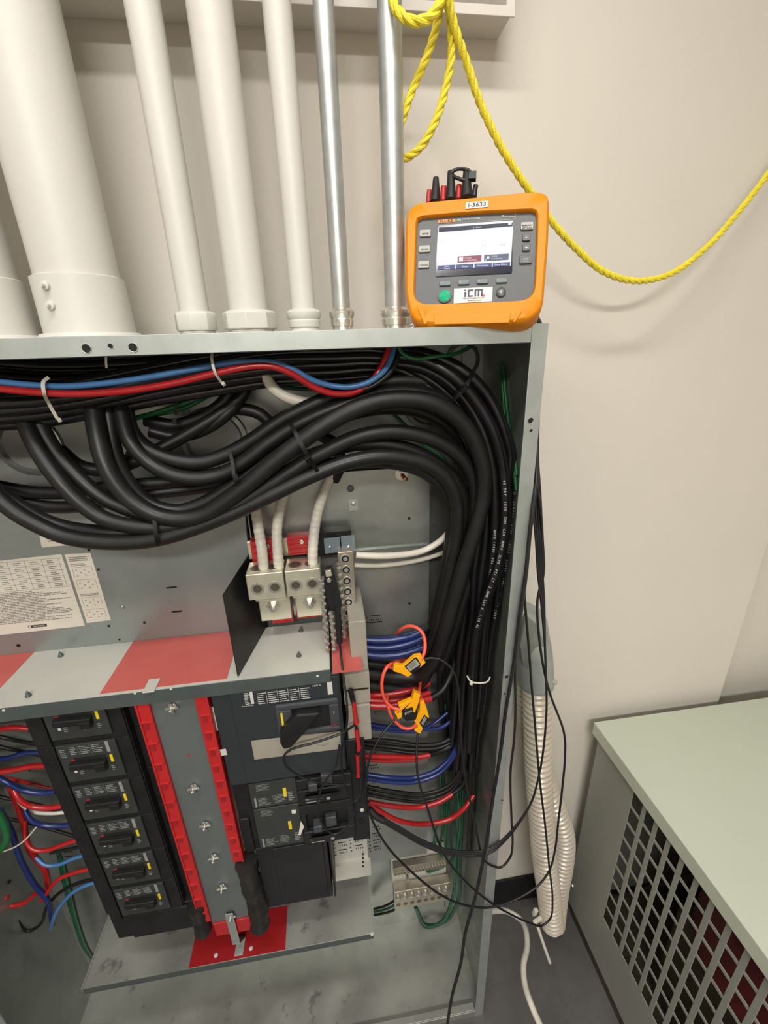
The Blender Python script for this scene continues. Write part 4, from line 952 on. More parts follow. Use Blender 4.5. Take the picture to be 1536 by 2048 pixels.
back = [
 [(-20, 970, .80), (60, 984, .80), (130, 985, .80), (210, 975, .80), (290, 968, .80), (370, 960, .81), (450, 942, .82), (520, 905, .83), (590, 880, .84)],
 [(20, 1000, .80), (100, 1014, .80), (165, 1012, .80), (230, 1000, .80), (320, 985, .81), (420, 972, .82), (500, 950, .83)],
 [(120, 900, .81), (160, 932, .80), (205, 940, .80), (262, 926, .80), (320, 898, .81), (380, 865, .82), (440, 828, .83), (485, 790, .84), (500, 740, .85)],
 [(300, 862, .83), (350, 872, .83), (400, 862, .83), (445, 835, .83), (480, 795, .84), (495, 740, .85)],
 [(290, 840, .84), (350, 850, .84), (410, 830, .84), (450, 800, .84), (472, 740, .85)],
 [(255, 905, .84), (300, 925, .84), (360, 940, .84), (430, 950, .83), (500, 940, .83)],
 [(440, 820, .85), (480, 818, .85), (520, 828, .85), (545, 855, .85), (560, 890, .85)],
 [(640, 870, .86), (672, 890, .86), (680, 930, .86), (668, 960, .87)],
]
bl = ['black cable running level behind the left sweeps, upper of the two level ones', 'black cable running level behind the left sweeps, lower of the two level ones', 'black cable climbing to the right behind the three descending feeder cables', 'black cable sagging just under the green wire, in front of its twin', 'black cable sagging just under the green wire, behind its twin', 'black cable hidden behind the two highest U-bends', 'short black arched cable right of the large round knockout', 'short black cable hanging behind the arches above the right white cable']
for p, l in zip(back, bl): cable('black_cable', p, .0115, 'blk', l, 'cable', None, seg=14)
# dark upper trunk that turns down the right-hand side
GB = 'bundled black cables of the upper trunk'
def bundle(offs, base, r, lab, grp, mt='blk2'):
    for (dx, dy, dY), lb in zip(offs, lab):
        pts = []
        for i, (x, y, Y) in enumerate(base):
            t = i / (len(base) - 1)
            # offset rotates with the run: above/below while level, left/right while vertical
            j0 = max(0, i - 1); j1 = min(len(base) - 1, i + 1)
            tx_, ty_ = base[j1][0] - base[j0][0], base[j1][1] - base[j0][1]; L_ = math.hypot(tx_, ty_)
            nx, ny_ = ty_ / L_, -tx_ / L_
            pts.append((x + nx * dy + random.uniform(-2, 2), y + ny_ * dy + random.uniform(-2, 2), Y + dY))
        cable('trunk_cable', pts, r, mt, lb, 'cable', grp, seg=12)
trunk = [(-30, 815, .77), (80, 808, .77), (190, 790, .775), (300, 768, .78), (420, 745, .79), (540, 728, .80), (660, 722, .80), (770, 722, .795), (845, 755, .79), (900, 800, .785), (942, 858, .78), (968, 922, .78), (980, 990, .78), (980, 1070, .78), (972, 1145, .78), (968, 1220, .78), (958, 1300, .785), (950, 1380, .79), (942, 1460, .80), (935, 1540, .82)]
bundle([(0, 30, .0), (0, 18, -.015), (0, 5, -.022), (0, -8, -.018), (0, -22, -.008), (0, 24, .03), (0, 8, .02), (0, -8, .02), (0, -26, .03), (0, -36, .01)], trunk, .0095,
    ['one of the black cables packed in the dark trunk under the cabinet top'] * 10, GB)
trunk2 = [(-30, 725, .86), (100, 735, .86), (250, 728, .86), (400, 715, .86), (560, 705, .86), (700, 705, .86), (800, 715, .855), (880, 745, .85)]
bundle([(0, 12, 0), (0, 0, -.02), (0, -12, 0), (0, -24, -.01), (0, -36, 0)], trunk2, .0095, ['one of the black cables filling the dark space directly under the top flange'] * 5, 'black cables under the top flange')
outer_ = [
 [(800, 700, .765), (862, 712, .755), (925, 742, .745), (975, 792, .74), (1008, 860, .735), (1026, 935, .735), (1030, 1010, .735), (1022, 1080, .74), (1008, 1150, .745), (992, 1225, .75), (980, 1300, .755), (972, 1380, .76), (960, 1460, .78)],
 [(790, 712, .76), (850, 722, .745), (905, 752, .735), (950, 800, .73), (985, 860, .725), (1006, 935, .725), (1012, 1010, .722), (1008, 1075, .722), (994, 1140, .722), (970, 1205, .725), (952, 1270, .73), (946, 1340, .74), (944, 1400, .75), (940, 1500, .78)],
 [(780, 725, .775), (850, 738, .76), (900, 768, .75), (940, 815, .745), (968, 870, .74), (985, 940, .74), (990, 1010, .74), (990, 1080, .74), (982, 1150, .74), (972, 1220, .74), (966, 1290, .745), (962, 1360, .75), (955, 1430, .765)],
 [(820, 705, .79), (890, 722, .78), (945, 765, .775), (985, 820, .77), (1012, 890, .765), (1024, 970, .765), (1022, 1060, .765), (1008, 1140, .765), (1000, 1230, .765), (990, 1320, .77), (980, 1420, .78)],
]
ol = ['outermost printed black cable, hugging the cabinet right edge', 'second printed black cable from the right edge, running to the white tie', 'third printed black cable from the right edge, in the middle of the tied bundle', 'black cable behind the outermost printed cables at the right edge']
oc = [cable('printed_cable', p, .0105, 'blk2', l, 'cable', None, seg=16) for p, l in zip(outer_, ol)]
def print_along(ob, pts, r, text, t0, size, gap=1.0):
    c = path(pts, None, .001); L = 0; i = int(len(c) * t0); mb = MB(); adv = 0
    for ch in text:
        if i >= len(c) - 3: break
        p = c[i]; t = (c[min(i + 2, len(c) - 1)] - c[i]).normalized()
        v = (O - p).normalized(); v = (v - t * v.dot(t)).normalized()
        v = (v + t.cross(v) * .12).normalized()
        up = v.cross(t)
        if ch != ' ': glyphs(mb, ch, p + v * (r + .0002), t, up, size, bold=.0)
        i += int(size * .85 * gap / .001)
    me_o = obj('cable_print', mb, 'print', ob)
    # keep the child in the cable's own frame
    for v_ in me_o.data.vertices: pass
    return me_o
print_along(oc[0], outer_[0], .0105, 'M  250510  STOP  CABLE  01075  STOP  AN 250 600V', .36, .0075)
print_along(oc[1], outer_[1], .0105, '90 DRY  1000  COM  CSA  RW90  XLPE  FT1 ST  2 AWG 250 K  1.10 AL', .30, .0068)
print_along(oc[2], outer_[2], .0105, 'RW90 1000V  FT4  XLPE  2 CU COM  UL 1/0', .45, .006)

# ------------------------------------------------------------------ coloured pair under the top flange
cable('control_wire', [(-20, 762, .715), (60, 770, .715), (130, 773, .715), (200, 768, .715), (290, 756, .715), (380, 740, .715), (450, 728, .715), (500, 724, .715), (548, 726, .715), (588, 740, .72), (620, 758, .725), (655, 770, .73), (700, 774, .73), (738, 764, .73), (768, 742, .735), (784, 712, .745), (790, 685, .755)], .0046, 'ltblue', 'light blue wire running left to right just under the top flange', 'wire')
cable('control_wire', [(-20, 776, .71), (80, 785, .71), (150, 788, .71), (250, 782, .71), (350, 766, .71), (430, 747, .71), (500, 733, .71), (545, 733, .712), (585, 748, .717), (625, 773, .725), (665, 787, .73), (705, 786, .735), (738, 768, .74), (762, 735, .745), (777, 700, .75), (780, 680, .76)], .0052, 'red', 'dark red wire running beside the light blue one just under the top flange', 'wire')
cable('control_wire', [(560, 738, .73), (600, 757, .735), (640, 778, .738), (690, 784, .738), (738, 775, .738), (775, 750, .74), (795, 715, .75), (800, 685, .76)], .0046, 'blk', 'black wire curving beneath the light blue one above the arches', 'wire')
cable('white_feeder', [(515, 720, .80), (530, 748, .79), (545, 775, .785), (575, 795, .785), (610, 804, .785), (665, 802, .79), (720, 800, .80)], .0095, 'white', 'taped white cable curving down behind the red and blue wires', 'cable')
cable('green_wire', [(795, 690, .735), (806, 708, .73), (830, 718, .728), (870, 713, .73), (910, 708, .75), (945, 692, .79)], .0032, 'green', 'green wire looping just under the top flange at the right', 'wire')
gw = [([(265, 838, .83), (310, 826, .83), (370, 806, .83), (430, 785, .84), (500, 765, .85)], .0045, 'green', 'bright green wire crossing behind the three descending feeder cables'),
 ([(300, 832, .85), (370, 815, .85), (450, 775, .86), (540, 755, .87), (640, 745, .87)], .004, 'green', 'green wire just behind the bright one in the upper middle'),
 ([(600, 725, .88), (660, 735, .88), (720, 745, .88), (770, 760, .88)], .004, 'dkgreen', 'dark green wire in the gap above the red and blue loop, upper strand'),
 ([(620, 770, .88), (680, 745, .88), (720, 725, .88), (735, 700, .88)], .004, 'dkgreen', 'dark green wire in the gap above the red and blue loop, rising strand'),
 ([(560, 775, .89), (620, 778, .89), (690, 772, .89), (750, 745, .89)], .004, 'dkgreen', 'dark green wire in the gap above the red and blue loop, lower strand'),
 ([(770, 812, .89), (810, 850, .89), (850, 890, .89), (885, 915, .88), (900, 950, .88)], .0035, 'green', 'green wire slanting down between the arches toward the right'),
 ([(895, 820, .91), (905, 870, .905), (912, 920, .90)], .007, 'dkgreen', 'dark green wires seen through the arch on the right'),
 ([(1003, 725, .82), (1006, 770, .81), (1012, 830, .79), (1025, 880, .765), (1038, 925, .735), (1046, 980, .715)], .0035, 'green', 'green wire on the right side panel, the left strand of the pair'),
 ([(1008, 735, .815), (1014, 790, .795), (1026, 850, .77), (1038, 900, .74), (1047, 950, .72)], .003, 'green', 'green wire on the right side panel, the right strand of the pair'),
 ([(965, 1062, .82), (970, 1095, .82), (974, 1130, .82), (978, 1160, .82)], .0042, 'green', 'green wire descending beside the grey bushing in the right bundle gap'),
 ([(962, 1065, .83), (953, 1110, .84), (943, 1150, .85), (934, 1185, .86)], .0036, 'green', 'thin green wire slanting left above the grey bushing'),
 ([(905, 1255, .80), (922, 1240, .79), (940, 1232, .79), (960, 1222, .80)], .0042, 'green', 'short green wire arching out of the right bundle'),
 ([(960, 1400, .83), (966, 1440, .82), (966, 1500, .82), (960, 1560, .82), (952, 1600, .83), (940, 1640, .84)], .0040, 'green', 'bright green wire hanging at the far right below the white tie'),
 ([(972, 1410, .86), (972, 1470, .85), (968, 1540, .85), (960, 1590, .86)], .0034, 'dkgreen', 'dark green wire beside the bright one below the white tie'),
 ([(890, 1410, .86), (889, 1440, .86), (888, 1480, .86)], .0036, 'green', 'short green wire left of the tied bundle near the right clamp')]
for p, r, mt, l in gw: cable('green_wire', p, r, mt, l, 'wire')
cable('bushing', [(955, 1150, .86), (968, 1168, .85), (972, 1200, .85)], .018, 'lug', 'grey threaded conduit bushing glimpsed through the right bundle', 'bushing')

# white taped cables into the lugs
cable('white_feeder', [(508, 985, .86), (516, 1050, .83), (524, 1100, .80), (529, 1160, .80), (530, 1175, .80)], .0105, 'white', 'leftmost taped white cable entering the left lug block', 'cable', seg=16, step=.0022)
cable('white_feeder', [(582, 955, .87), (562, 1010, .85), (554, 1060, .82), (556, 1110, .80), (560, 1165, .80)], .0105, 'white', 'middle taped white cable entering the left lug block', 'cable', seg=16, step=.0022)
cable('white_feeder', [(672, 935, .87), (648, 985, .86), (633, 1035, .83), (626, 1090, .80), (626, 1155, .80)], .0105, 'white', 'right taped white cable entering the right lug block', 'cable', seg=16, step=.0022)
cable('neutral_wire', [(712, 1110, .80), (760, 1112, .80), (810, 1109, .81), (850, 1100, .82), (885, 1078, .82), (905, 1050, .82), (915, 1010, .82), (915, 980, .83)], .0068, 'white', 'thicker white wire leaving the top of the neutral bar to the right', 'wire')
cable('neutral_wire', [(708, 1130, .81), (760, 1131, .82), (820, 1124, .83), (868, 1112, .84), (900, 1098, .85), (918, 1080, .85)], .0048, 'white', 'thinner white wire leaving the neutral bar just under the thicker one', 'wire')

# ------------------------------------------------------------------ wires leaving the right of the breakers
def rw(pts, r, mt, lb, grp=None): cable('branch_wire', pts, r, mt, lb, 'wire', grp, seg=12)
J = [(870, 1220, .86), (890, 1150, .87)]
rw([(722, 1279, .80), (770, 1281, .795), (815, 1274, .795), (846, 1263, .80)], .0085, 'blue', 'uppermost thick blue wire right of the beige terminal blocks')
rw([(722, 1293, .79), (770, 1296, .785), (815, 1288, .785), (846, 1276, .79)], .0068, 'blue', 'second thick blue wire right of the beige terminal blocks')
rw([(724, 1308, .785), (775, 1312, .78), (820, 1305, .78), (846, 1295, .785)], .0085, 'blue', 'third and widest blue wire, passing through the top red coil')
rw([(724, 1303, .81), (780, 1300, .81), (825, 1290, .81), (848, 1282, .81)], .0060, 'blue', 'blue wire mostly hidden between the thick ones')
rw([(845, 1263, .80), (872, 1240, .82), (888, 1200, .83), (898, 1140, .85)], .0080, 'blk', 'black sleeve continuing the uppermost blue wire up into the bundle')
rw([(846, 1290, .79), (868, 1272, .795), (885, 1240, .80), (898, 1190, .81)], .0080, 'blk', 'black sleeve continuing the blue wires up into the bundle')
rw([(730, 1326, .80), (800, 1330, .80), (850, 1318, .80), (885, 1280, .81), (905, 1220, .82)], .0100, 'blk', 'black wire just below the blue wires, behind the top amber clamp')
rw([(732, 1390, .80), (780, 1388, .79), (830, 1378, .79), (858, 1366, .80)], .0070, 'red', 'upper dark red wire behind the red coil')
rw([(732, 1400, .79), (780, 1402, .785), (825, 1394, .785), (860, 1385, .79)], .0065, 'red', 'middle dark red wire behind the red coil')
rw([(735, 1411, .78), (785, 1411, .775), (825, 1405, .775), (862, 1396, .78)], .0085, 'red', 'thick glossy red wire crossing behind the middle amber clamp')
rw([(862, 1396, .78), (885, 1380, .79), (905, 1340, .81), (920, 1290, .82)], .0080, 'blk', 'black sleeve continuing the thick glossy red wire')
rw([(738, 1448, .82), (790, 1456, .82), (840, 1458, .82), (880, 1456, .82), (905, 1440, .83)], .0055, 'blue', 'narrow blue wire below the amber clamps, upper of the pair')
rw([(740, 1456, .82), (790, 1462, .82), (840, 1461, .82), (870, 1445, .82), (895, 1425, .83)], .0045, 'blue', 'narrow blue wire below the amber clamps, lower of the pair')
for k, (y0, dy) in enumerate(((1478, 0), (1486, 3), (1494, 2))):
    rw([(722, y0, .82), (780, y0 + 4 + dy, .82), (840, y0 + 12, .81), (890, y0 + 5, .81), (922, y0 - 25, .82), (932, y0 - 70, .83)], .0052, 'blk', ('upper', 'middle', 'lower')[k] + ' of three black wires just below the narrow blue pair')
rw([(725, 1511, .80), (780, 1513, .80), (830, 1514, .80), (860, 1510, .80)], .0062, 'red', 'bright red wire ending in black tape, upper of the straight pair')
rw([(726, 1519, .81), (780, 1522, .81), (840, 1519, .81)], .0050, 'red', 'bright red wire, lower of the straight pair')
rw([(858, 1510, .80), (885, 1500, .81), (915, 1475, .82), (930, 1430, .83)], .0058, 'blk', 'black wire continuing the straight red pair into the bundle')
rw([(730, 1548, .80), (780, 1555, .79), (830, 1555, .79), (870, 1542, .79), (900, 1515, .80), (918, 1480, .81), (928, 1430, .82)], .0056, 'blue', 'blue wire curving up at mid height, upper of the pair')
rw([(732, 1556, .79), (780, 1564, .785), (835, 1563, .785), (880, 1545, .79), (908, 1512, .80), (924, 1470, .81)], .0056, 'blue', 'blue wire curving up at mid height, lower of the pair')
for k, y0 in enumerate((1573, 1581, 1589)):
    rw([(735, y0, .81), (790, y0 + 10, .80), (850, y0 + 14, .80), (900, y0 - 5, .80), (928, y0 - 50, .81), (938, y0 - 120, .82)], .0042, 'blk', ('upper', 'middle', 'lower')[k] + ' of three thin black wires between the blue and red curves')
rw([(738, 1604, .80), (790, 1613, .79), (840, 1614, .79), (880, 1603, .79), (905, 1588, .795)], .0062, 'red', 'upper of the two lowest red wires, ending in black')
rw([(903, 1589, .795), (925, 1570, .80), (940, 1520, .81)], .0056, 'blk', 'black end continuing the upper of the two lowest red wires')
rw([(735, 1605, .80), (760, 1622, .79), (800, 1642, .78), (850, 1648, .78), (900, 1638, .78), (930, 1615, .785), (948, 1590, .80)], .0062, 'red', 'lowest red wire, a long curve reaching the side panel')
# black wires dropping down the right side behind everything
dp = [[(885, 1290, .86), (880, 1360, .86), (885, 1430, .86), (900, 1500, .86), (915, 1580, .87)], [(900, 1260, .85), (895, 1340, .85), (900, 1420, .85), (912, 1500, .85), (925, 1570, .86)],
      [(912, 1250, .83), (908, 1330, .83), (915, 1410, .83), (925, 1480, .83), (932, 1560, .84)], [(928, 1240, .82), (925, 1320, .82), (928, 1400, .82), (935, 1480, .82), (940, 1580, .83)],
      [(938, 1350, .80), (936, 1430, .80), (940, 1510, .80), (942, 1600, .81), (938, 1700, .83)], [(950, 1400, .80), (948, 1470, .80), (948, 1540, .80), (946, 1620, .81)]]
for p in dp: cable('riser_cable', p, .0085, 'blk', 'one of the black cables dropping behind the coloured wires on the right', 'cable', 'black cables dropping on the right')
inner_ = [[(900, 1150, .84), (895, 1200, .84), (882, 1280, .84), (868, 1340, .85)], [(925, 1150, .85), (912, 1230, .85), (902, 1300, .85)], [(940, 1180, .84), (925, 1260, .84), (918, 1320, .84), (915, 1400, .84)], [(905, 1010, .86), (912, 1100, .86), (905, 1180, .86)], [(955, 1210, .82), (935, 1230, .82), (922, 1280, .82), (918, 1350, .82)]]
for p in inner_: cable('riser_cable', p, .0105, 'blk', 'one of the black cables packed behind the right arches', 'cable', 'black cables behind the right arches')
# dark green ground wires down to the ground bar
GG = 'dark green ground wires'
for k in range(9):
    x = 882 + k * 5.5; j = lambda a: random.uniform(-a, a)
    cable('ground_wire', [(x + j(8), 1560 + j(20), .88), (x + j(6), 1620, .89), (x - 6 + j(8), 1680, .895), (x - 8 + j(10), 1725 + j(6), .89), (x - 30 - k * 4, 1742 + j(4), .885)] if k < 5 else
          [(x + j(4), 1575 + j(20), .87), (x + j(6), 1650, .88), (x - 2 + j(5), 1730, .885), (x - 6 + j(4), 1800, .885), (x - 25 - k, 1850 - k, .885), (860 - k, 1850 + j(6), .885), (838 - k, 1815, .89)], .0033 if k < 5 else .0042, 'dkgreen' if k % 3 else 'green',
          'one of the green ground wires dropping into the small terminal strip' if k < 5 else 'one of the dark green ground wires looping under the ground bar', 'wire', GG if k < 5 else GG + ' looping low')
for k in range(3):
    cable('ground_wire', [(748, 1818 + k * 6, .90), (770, 1812 + k * 7, .885), (790, 1800 + k * 9, .88), (800, 1785, .88)], .0036, ['blk', 'dkgreen', 'blk'][k], ('uppermost', 'middle', 'lowest')[k] + ' short wire from the shelf edge to the left end of the ground bar', 'wire')

# ------------------------------------------------------------------ wires at the far left
def lw(pts, r, mt, lb): cable('branch_wire', pts, r, mt, lb, 'wire', None, seg=10)
lw([(58, 1458, .80), (30, 1455, .80), (-20, 1462, .81)], .0055, 'red', 'topmost red wire at the far left, under the ledge lip')
lw([(80, 1505, .80), (50, 1506, .80), (20, 1515, .80), (-20, 1520, .81)], .0052, 'blue', 'upper blue wire at the far left')
lw([(92, 1531, .79), (60, 1533, .79), (20, 1541, .79), (-20, 1545, .79)], .0062, 'red', 'thick straight red wire at the far left')
lw([(112, 1583, .80), (80, 1586, .80), (45, 1580, .80), (15, 1565, .80), (-15, 1548, .81)], .0060, 'blue', 'glossy blue wire curving up to the left edge')
lw([(125, 1612, .79), (95, 1616, .79), (60, 1612, .79), (38, 1598, .79), (28, 1580, .80)], .0056, 'red', 'red wire curving up beside the third breaker')
lw([(130, 1625, .82), (95, 1627, .82), (60, 1622, .82), (35, 1600, .83)], .0040, 'white', 'thin pale wire under the curving red wire at the far left')
lw([(160, 1647, .80), (120, 1652, .80), (85, 1650, .80), (62, 1640, .80), (50, 1620, .81)], .0056, 'blue', 'dusty blue wire beside the fourth breaker')
lw([(170, 1675, .80), (130, 1688, .80), (95, 1700, .80), (68, 1700, .80), (52, 1682, .81), (50, 1640, .83)], .0050, 'red', 'red wire rising gently toward the fourth breaker')
lw([(180, 1690, .82), (140, 1698, .82), (100, 1706, .82)], .0036, 'blk', 'thin black wire under the gently rising red one')
lw([(185, 1707, .80), (150, 1716, .80), (115, 1730, .80), (90, 1730, .80), (72, 1715, .81)], .0045, 'ltblue', 'light blue wire beside the fifth breaker')
lw([(196, 1735, .80), (150, 1745, .80), (115, 1760, .80), (95, 1785, .80), (82, 1800, .81)], .0048, 'red', 'red wire from the fifth breaker bending down')
lw([(205, 1755, .81), (160, 1765, .81), (120, 1785, .81), (95, 1812, .81), (80, 1850, .82), (55, 1862, .82), (30, 1835, .82), (5, 1795, .83), (-20, 1770, .84)], .0042, 'blk', 'thin black wire from the lowest breaker curving down left')
lw([(212, 1762, .79), (180, 1768, .79), (150, 1782, .79), (122, 1810, .79), (108, 1835, .79), (102, 1858, .80)], .0045, 'ltblue', 'bright light blue wire from the lowest breaker, cut end hanging')
lw([(0, 1620, .80), (22, 1660, .80), (42, 1720, .80), (70, 1770, .80), (95, 1800, .80), (105, 1850, .81)], .0062, 'blue', 'slate blue cable slanting down at the far left')
lw([(20, 1570, .83), (45, 1640, .83), (60, 1700, .83), (90, 1740, .83), (95, 1780, .83), (85, 1800, .83)], .0070, 'red', 'dark red cable dropping behind the slate blue one')
lw([(-15, 1800, .82), (20, 1812, .82), (50, 1805, .82), (70, 1788, .82)], .0055, 'red', 'dull red wire low at the left edge')
lw([(-20, 1610, .76), (5, 1640, .76), (14, 1670, .76), (5, 1695, .76), (-20, 1712, .76)], .0075, 'green', 'thick green cable bulging in at the left edge')
lw([(72, 1655, .78), (50, 1680, .78), (28, 1695, .78), (0, 1705, .78)], .0016, 'tie', 'thin cream string with a knot at the far left')
for k in range(4):
    cable('ground_wire', [(115 + k * 5, 1700 + k * 10, .85), (130 + k * 4, 1775, .85), (148 + k * 3, 1840, .86), (165 + k * 3, 1890, .87), (185 + k * 2, 1918, .89)], .0040 if k < 3 else .0025, ['dkgreen', 'dkgreen', 'green', 'blk'][k], 'one of the green wires dropping behind the left end of the lower shelf' if k < 3 else 'thin black wire beside the green ones behind the lower shelf', 'wire', 'green wires at the left shelf end' if k < 3 else None)
for k, (x, y) in enumerate(((20, 1480), (15, 1500), (30, 1560), (35, 1600), (45, 1640))):
    lw([(105 + k * 14, y + 12 + k * 6, .845), (60, y + 6, .85), (20, y - 2, .86), (-20, y - 12, .86)], .0042, ['blk', 'blk', 'red', 'blk', 'blk'][k], ('highest dark wire in the shadow at the far left', 'second dark wire in the shadow at the far left', 'dark red wire in the shadow at the far left', 'second lowest dark wire in the shadow at the far left', 'lowest dark wire in the shadow at the far left')[k])

# ------------------------------------------------------------------ cable ties
def tie(pts, w, mt, lb, head=None, hs=.006):
    q = path(pts, None, .004); n = len(q); mb = MB()
    # flat strap: a thin ribbon that faces outward
    base = len(mb.v)
    for i in range(n):
        t = (q[min(i + 1, n - 1)] - q[max(i - 1, 0)]).normalized(); v = (O - q[i]).normalized(); s = t.cross(v).normalized(); v2 = s.cross(t).normalized()
        for a, b in ((-1, -1), (1, -1), (1, 1), (-1, 1)): mb.v.append(q[i] + s * (a * w / 2) + v2 * (b * .0007))
    for i in range(n - 1):
        for k in range(4): mb.face([base + i * 4 + k, base + i * 4 + (k + 1) % 4, base + (i + 1) * 4 + (k + 1) % 4, base + (i + 1) * 4 + k], 0)
    mb.face([base, base + 3, base + 2, base + 1]); mb.face([base + 4 * (n - 1) + k for k in range(4)])
    o = obj('cable_tie', mb, mt)
    if head:
        c = P(*head); v = (O - c).normalized(); a = (q[-1] - q[-2]).normalized(); b = v.cross(a).normalized()
        h = MB().obox(c, a, b, a.cross(b).normalized(), hs, hs * .9, hs * .8); hh_ = obj('tie_head', h, mt, None, .001)
        hh_.parent = o; hh_.location = hh_.location - o.location
    return tag(o, lb, 'cable tie')
tie([(97, 755, .715), (86, 765, .703), (88, 785, .70), (98, 808, .725), (115, 838, .735)], .0045, 'tie', 'white cable tie around the red and blue wires at the far left', (119, 840, .733))
tie([(424, 700, .72), (424, 722, .702), (430, 745, .700), (443, 765, .72)], .0038, 'tie', 'white cable tie around the red and blue wires near the middle', (447, 768, .72))
tie([(212, 712, .72), (212, 724, .72), (213, 736, .72)], .0028, 'tie', 'short white cable tie tail under the flange holes')
tie([(934, 1352, .745), (942, 1363, .728), (960, 1366, .728), (975, 1363, .735), (981, 1352, .75)], .0032, 'tie', 'white cable tie around the black bundle on the right', (943, 1366, .726), .008)
tie([(580, 846, .735), (592, 868, .712), (606, 895, .703), (622, 922, .708), (640, 950, .725)], .0065, 'tieblk', 'black cable tie across the arches with a round head, near centre', (616, 919, .700), .011)
tie([(458, 898, .74), (464, 922, .725), (468, 950, .712), (472, 965, .71)], .0055, 'tieblk', 'black cable tie on the two highest U-bends', (471, 955, .706), .010)
tie([(308, 1030, .715), (310, 1055, .703), (313, 1078, .70), (318, 1090, .71)], .0060, 'tieblk', 'black cable tie on the lowest sweep of cables')
tie([(948, 742, .735), (938, 762, .722), (922, 785, .718), (900, 805, .73)], .0065, 'tieblk', 'black cable tie on the printed cables at the upper right bend', (929, 778, .712), .010)
tie([(346, 770, .80), (350, 800, .81), (352, 830, .81)], .0055, 'tieblk', 'black cable tie hanging by the bright green wire', (349, 842, .81), .009)

# ------------------------------------------------------------------ flexible current probes
def coil(pts, lb, r=.0036): return cable('flexible_coil', pts, r, 'flexred', lb, 'current probe', None, step=.004)
def cpx(x, y): return 740 + x / 9.6, 1280 + y / 9.6
def cpoly(pl, Y): return [P(*cpx(x, y), Y) for x, y in pl]
def probe(lb, Y, body, dark, label, coilpts, stub=None):
    c = P(*cpx(*body[0]), Y); t = thing('current_probe', (c.x, c.y, c.z - H), lb, 'current probe')
    obj('clamp_body', MB().prism(cpoly(body, Y), EY * .012), 'clampy', t, .0015)
    if dark: obj('grip', MB().prism(cpoly(dark, Y - .002), EY * .012), 'plastic', t, .0012)
    if label:
        l_ = obj('label_sticker', MB().prism(cpoly(label, Y - .0035), EY * .001), 'btn', t)
        mb = MB(); c0_, c1_, c2_, c3_ = cpoly(label, Y - .0038)
        a = (c1_ - c0_); b = (c3_ - c0_)
        for k in range(5): mb.obox(c0_ + a * .5 + b * (.15 + k * .17), a.normalized(), b.normalized(), EY, a.length * (.75 - .1 * (k % 2)), b.length * .05, .0002)
        obj('fine_print', mb, 'ink', l_)
    obj('coil', MB().tube(path(coilpts, None, .004), .0037, 12), 'flexred', t)
    if stub: obj('coil_end', MB().tube(path(stub, None, .004), .0040, 12), 'flexred', t)
    return t
Y1 = .722
probe('top amber current probe with a grey label, its red coil around the blue wires', Y1,
  [(445, 605), (462, 520), (520, 492), (640, 512), (860, 328), (985, 308), (1075, 432), (1010, 495), (800, 665), (730, 718), (600, 650)],
  [(662, 520), (868, 345), (900, 345), (985, 478), (950, 540), (810, 660)], [(700, 520), (870, 365), (962, 470), (770, 600)],
  [(842, 1320, .724), (849, 1303, .73), (850, 1283, .745), (845, 1266, .755), (833, 1255, .765), (818, 1252, .775), (803, 1258, .79), (790, 1275, .83), (778, 1300, .84), (770, 1325, .82), (778, 1333, .76), (790, 1338, .728)])
probe('middle amber current probe, its red coil making the largest left-hand loop', .735,
  [(545, 1262), (640, 1222), (800, 1160), (850, 1003), (972, 1060), (930, 1230), (862, 1405), (830, 1410), (815, 1290), (630, 1350), (615, 1490), (535, 1535), (515, 1470), (475, 1405), (600, 1378)],
  [(640, 1362), (818, 1296), (835, 1400), (920, 1420), (880, 1535), (700, 1560), (630, 1490)], [(665, 1410), (800, 1350), (812, 1378), (672, 1445)],
  [(799, 1419, .738), (785, 1415, .742), (773, 1404, .745), (765, 1385, .745), (764, 1363, .745), (768, 1345, .748), (776, 1332, .755), (790, 1325, .77), (815, 1320, .80), (833, 1335, .82), (840, 1360, .79), (838, 1385, .745)])
probe('right amber current probe pointing down, its red coil forming the lowest loop', .745,
  [(958, 1210), (1040, 1178), (1075, 1260), (1140, 1480), (1120, 1512), (1045, 1440), (950, 1600), (1018, 1700), (972, 1808), (905, 1780), (850, 1740), (925, 1690), (850, 1560), (958, 1340)],
  [(1050, 1448), (1120, 1515), (1020, 1700), (960, 1605)], [(1045, 1470), (1090, 1510), (1020, 1640), (985, 1605)],
  [(834, 1447, .748), (822, 1456, .748), (808, 1456, .75), (794, 1446, .752), (782, 1430, .755), (776, 1410, .765), (775, 1388, .79), (790, 1370, .83), (820, 1365, .83), (840, 1385, .78), (843, 1400, .75)])

# test leads of the meter, hanging outside and in front of the cabinet
def lead(pts, lb, r=.0026, mt='rubber'): return cable('test_lead', pts, r, mt, lb, 'test lead', None, step=.006)
lead([(935, 425, .83), (1000, 520, .83), (1055, 610, .79), (1083, 655, .73), (1078, 760, .72), (1073, 868, .70), (1071, 950, .70), (1080, 1009, .70), (1085, 1080, .70), (1087, 1146, .70), (1075, 1200, .70), (1077, 1262, .70), (1088, 1340, .70), (1100, 1387, .69), (1128, 1466, .69), (1130, 1512, .69), (1123, 1590, .69), (1117, 1640, .69), (1110, 1700, .68), (1097, 1744, .68), (1074, 1773, .67), (1025, 1802, .66), (977, 1815, .655), (928, 1810, .655), (882, 1790, .66), (830, 1750, .665), (781, 1701, .67), (755, 1662, .675), (739, 1626, .68), (731, 1595, .685), (733, 1550, .69), (741, 1512, .70), (762, 1472, .715), (791, 1437, .735)], 'black test lead bulging furthest right, ending at the middle amber probe')
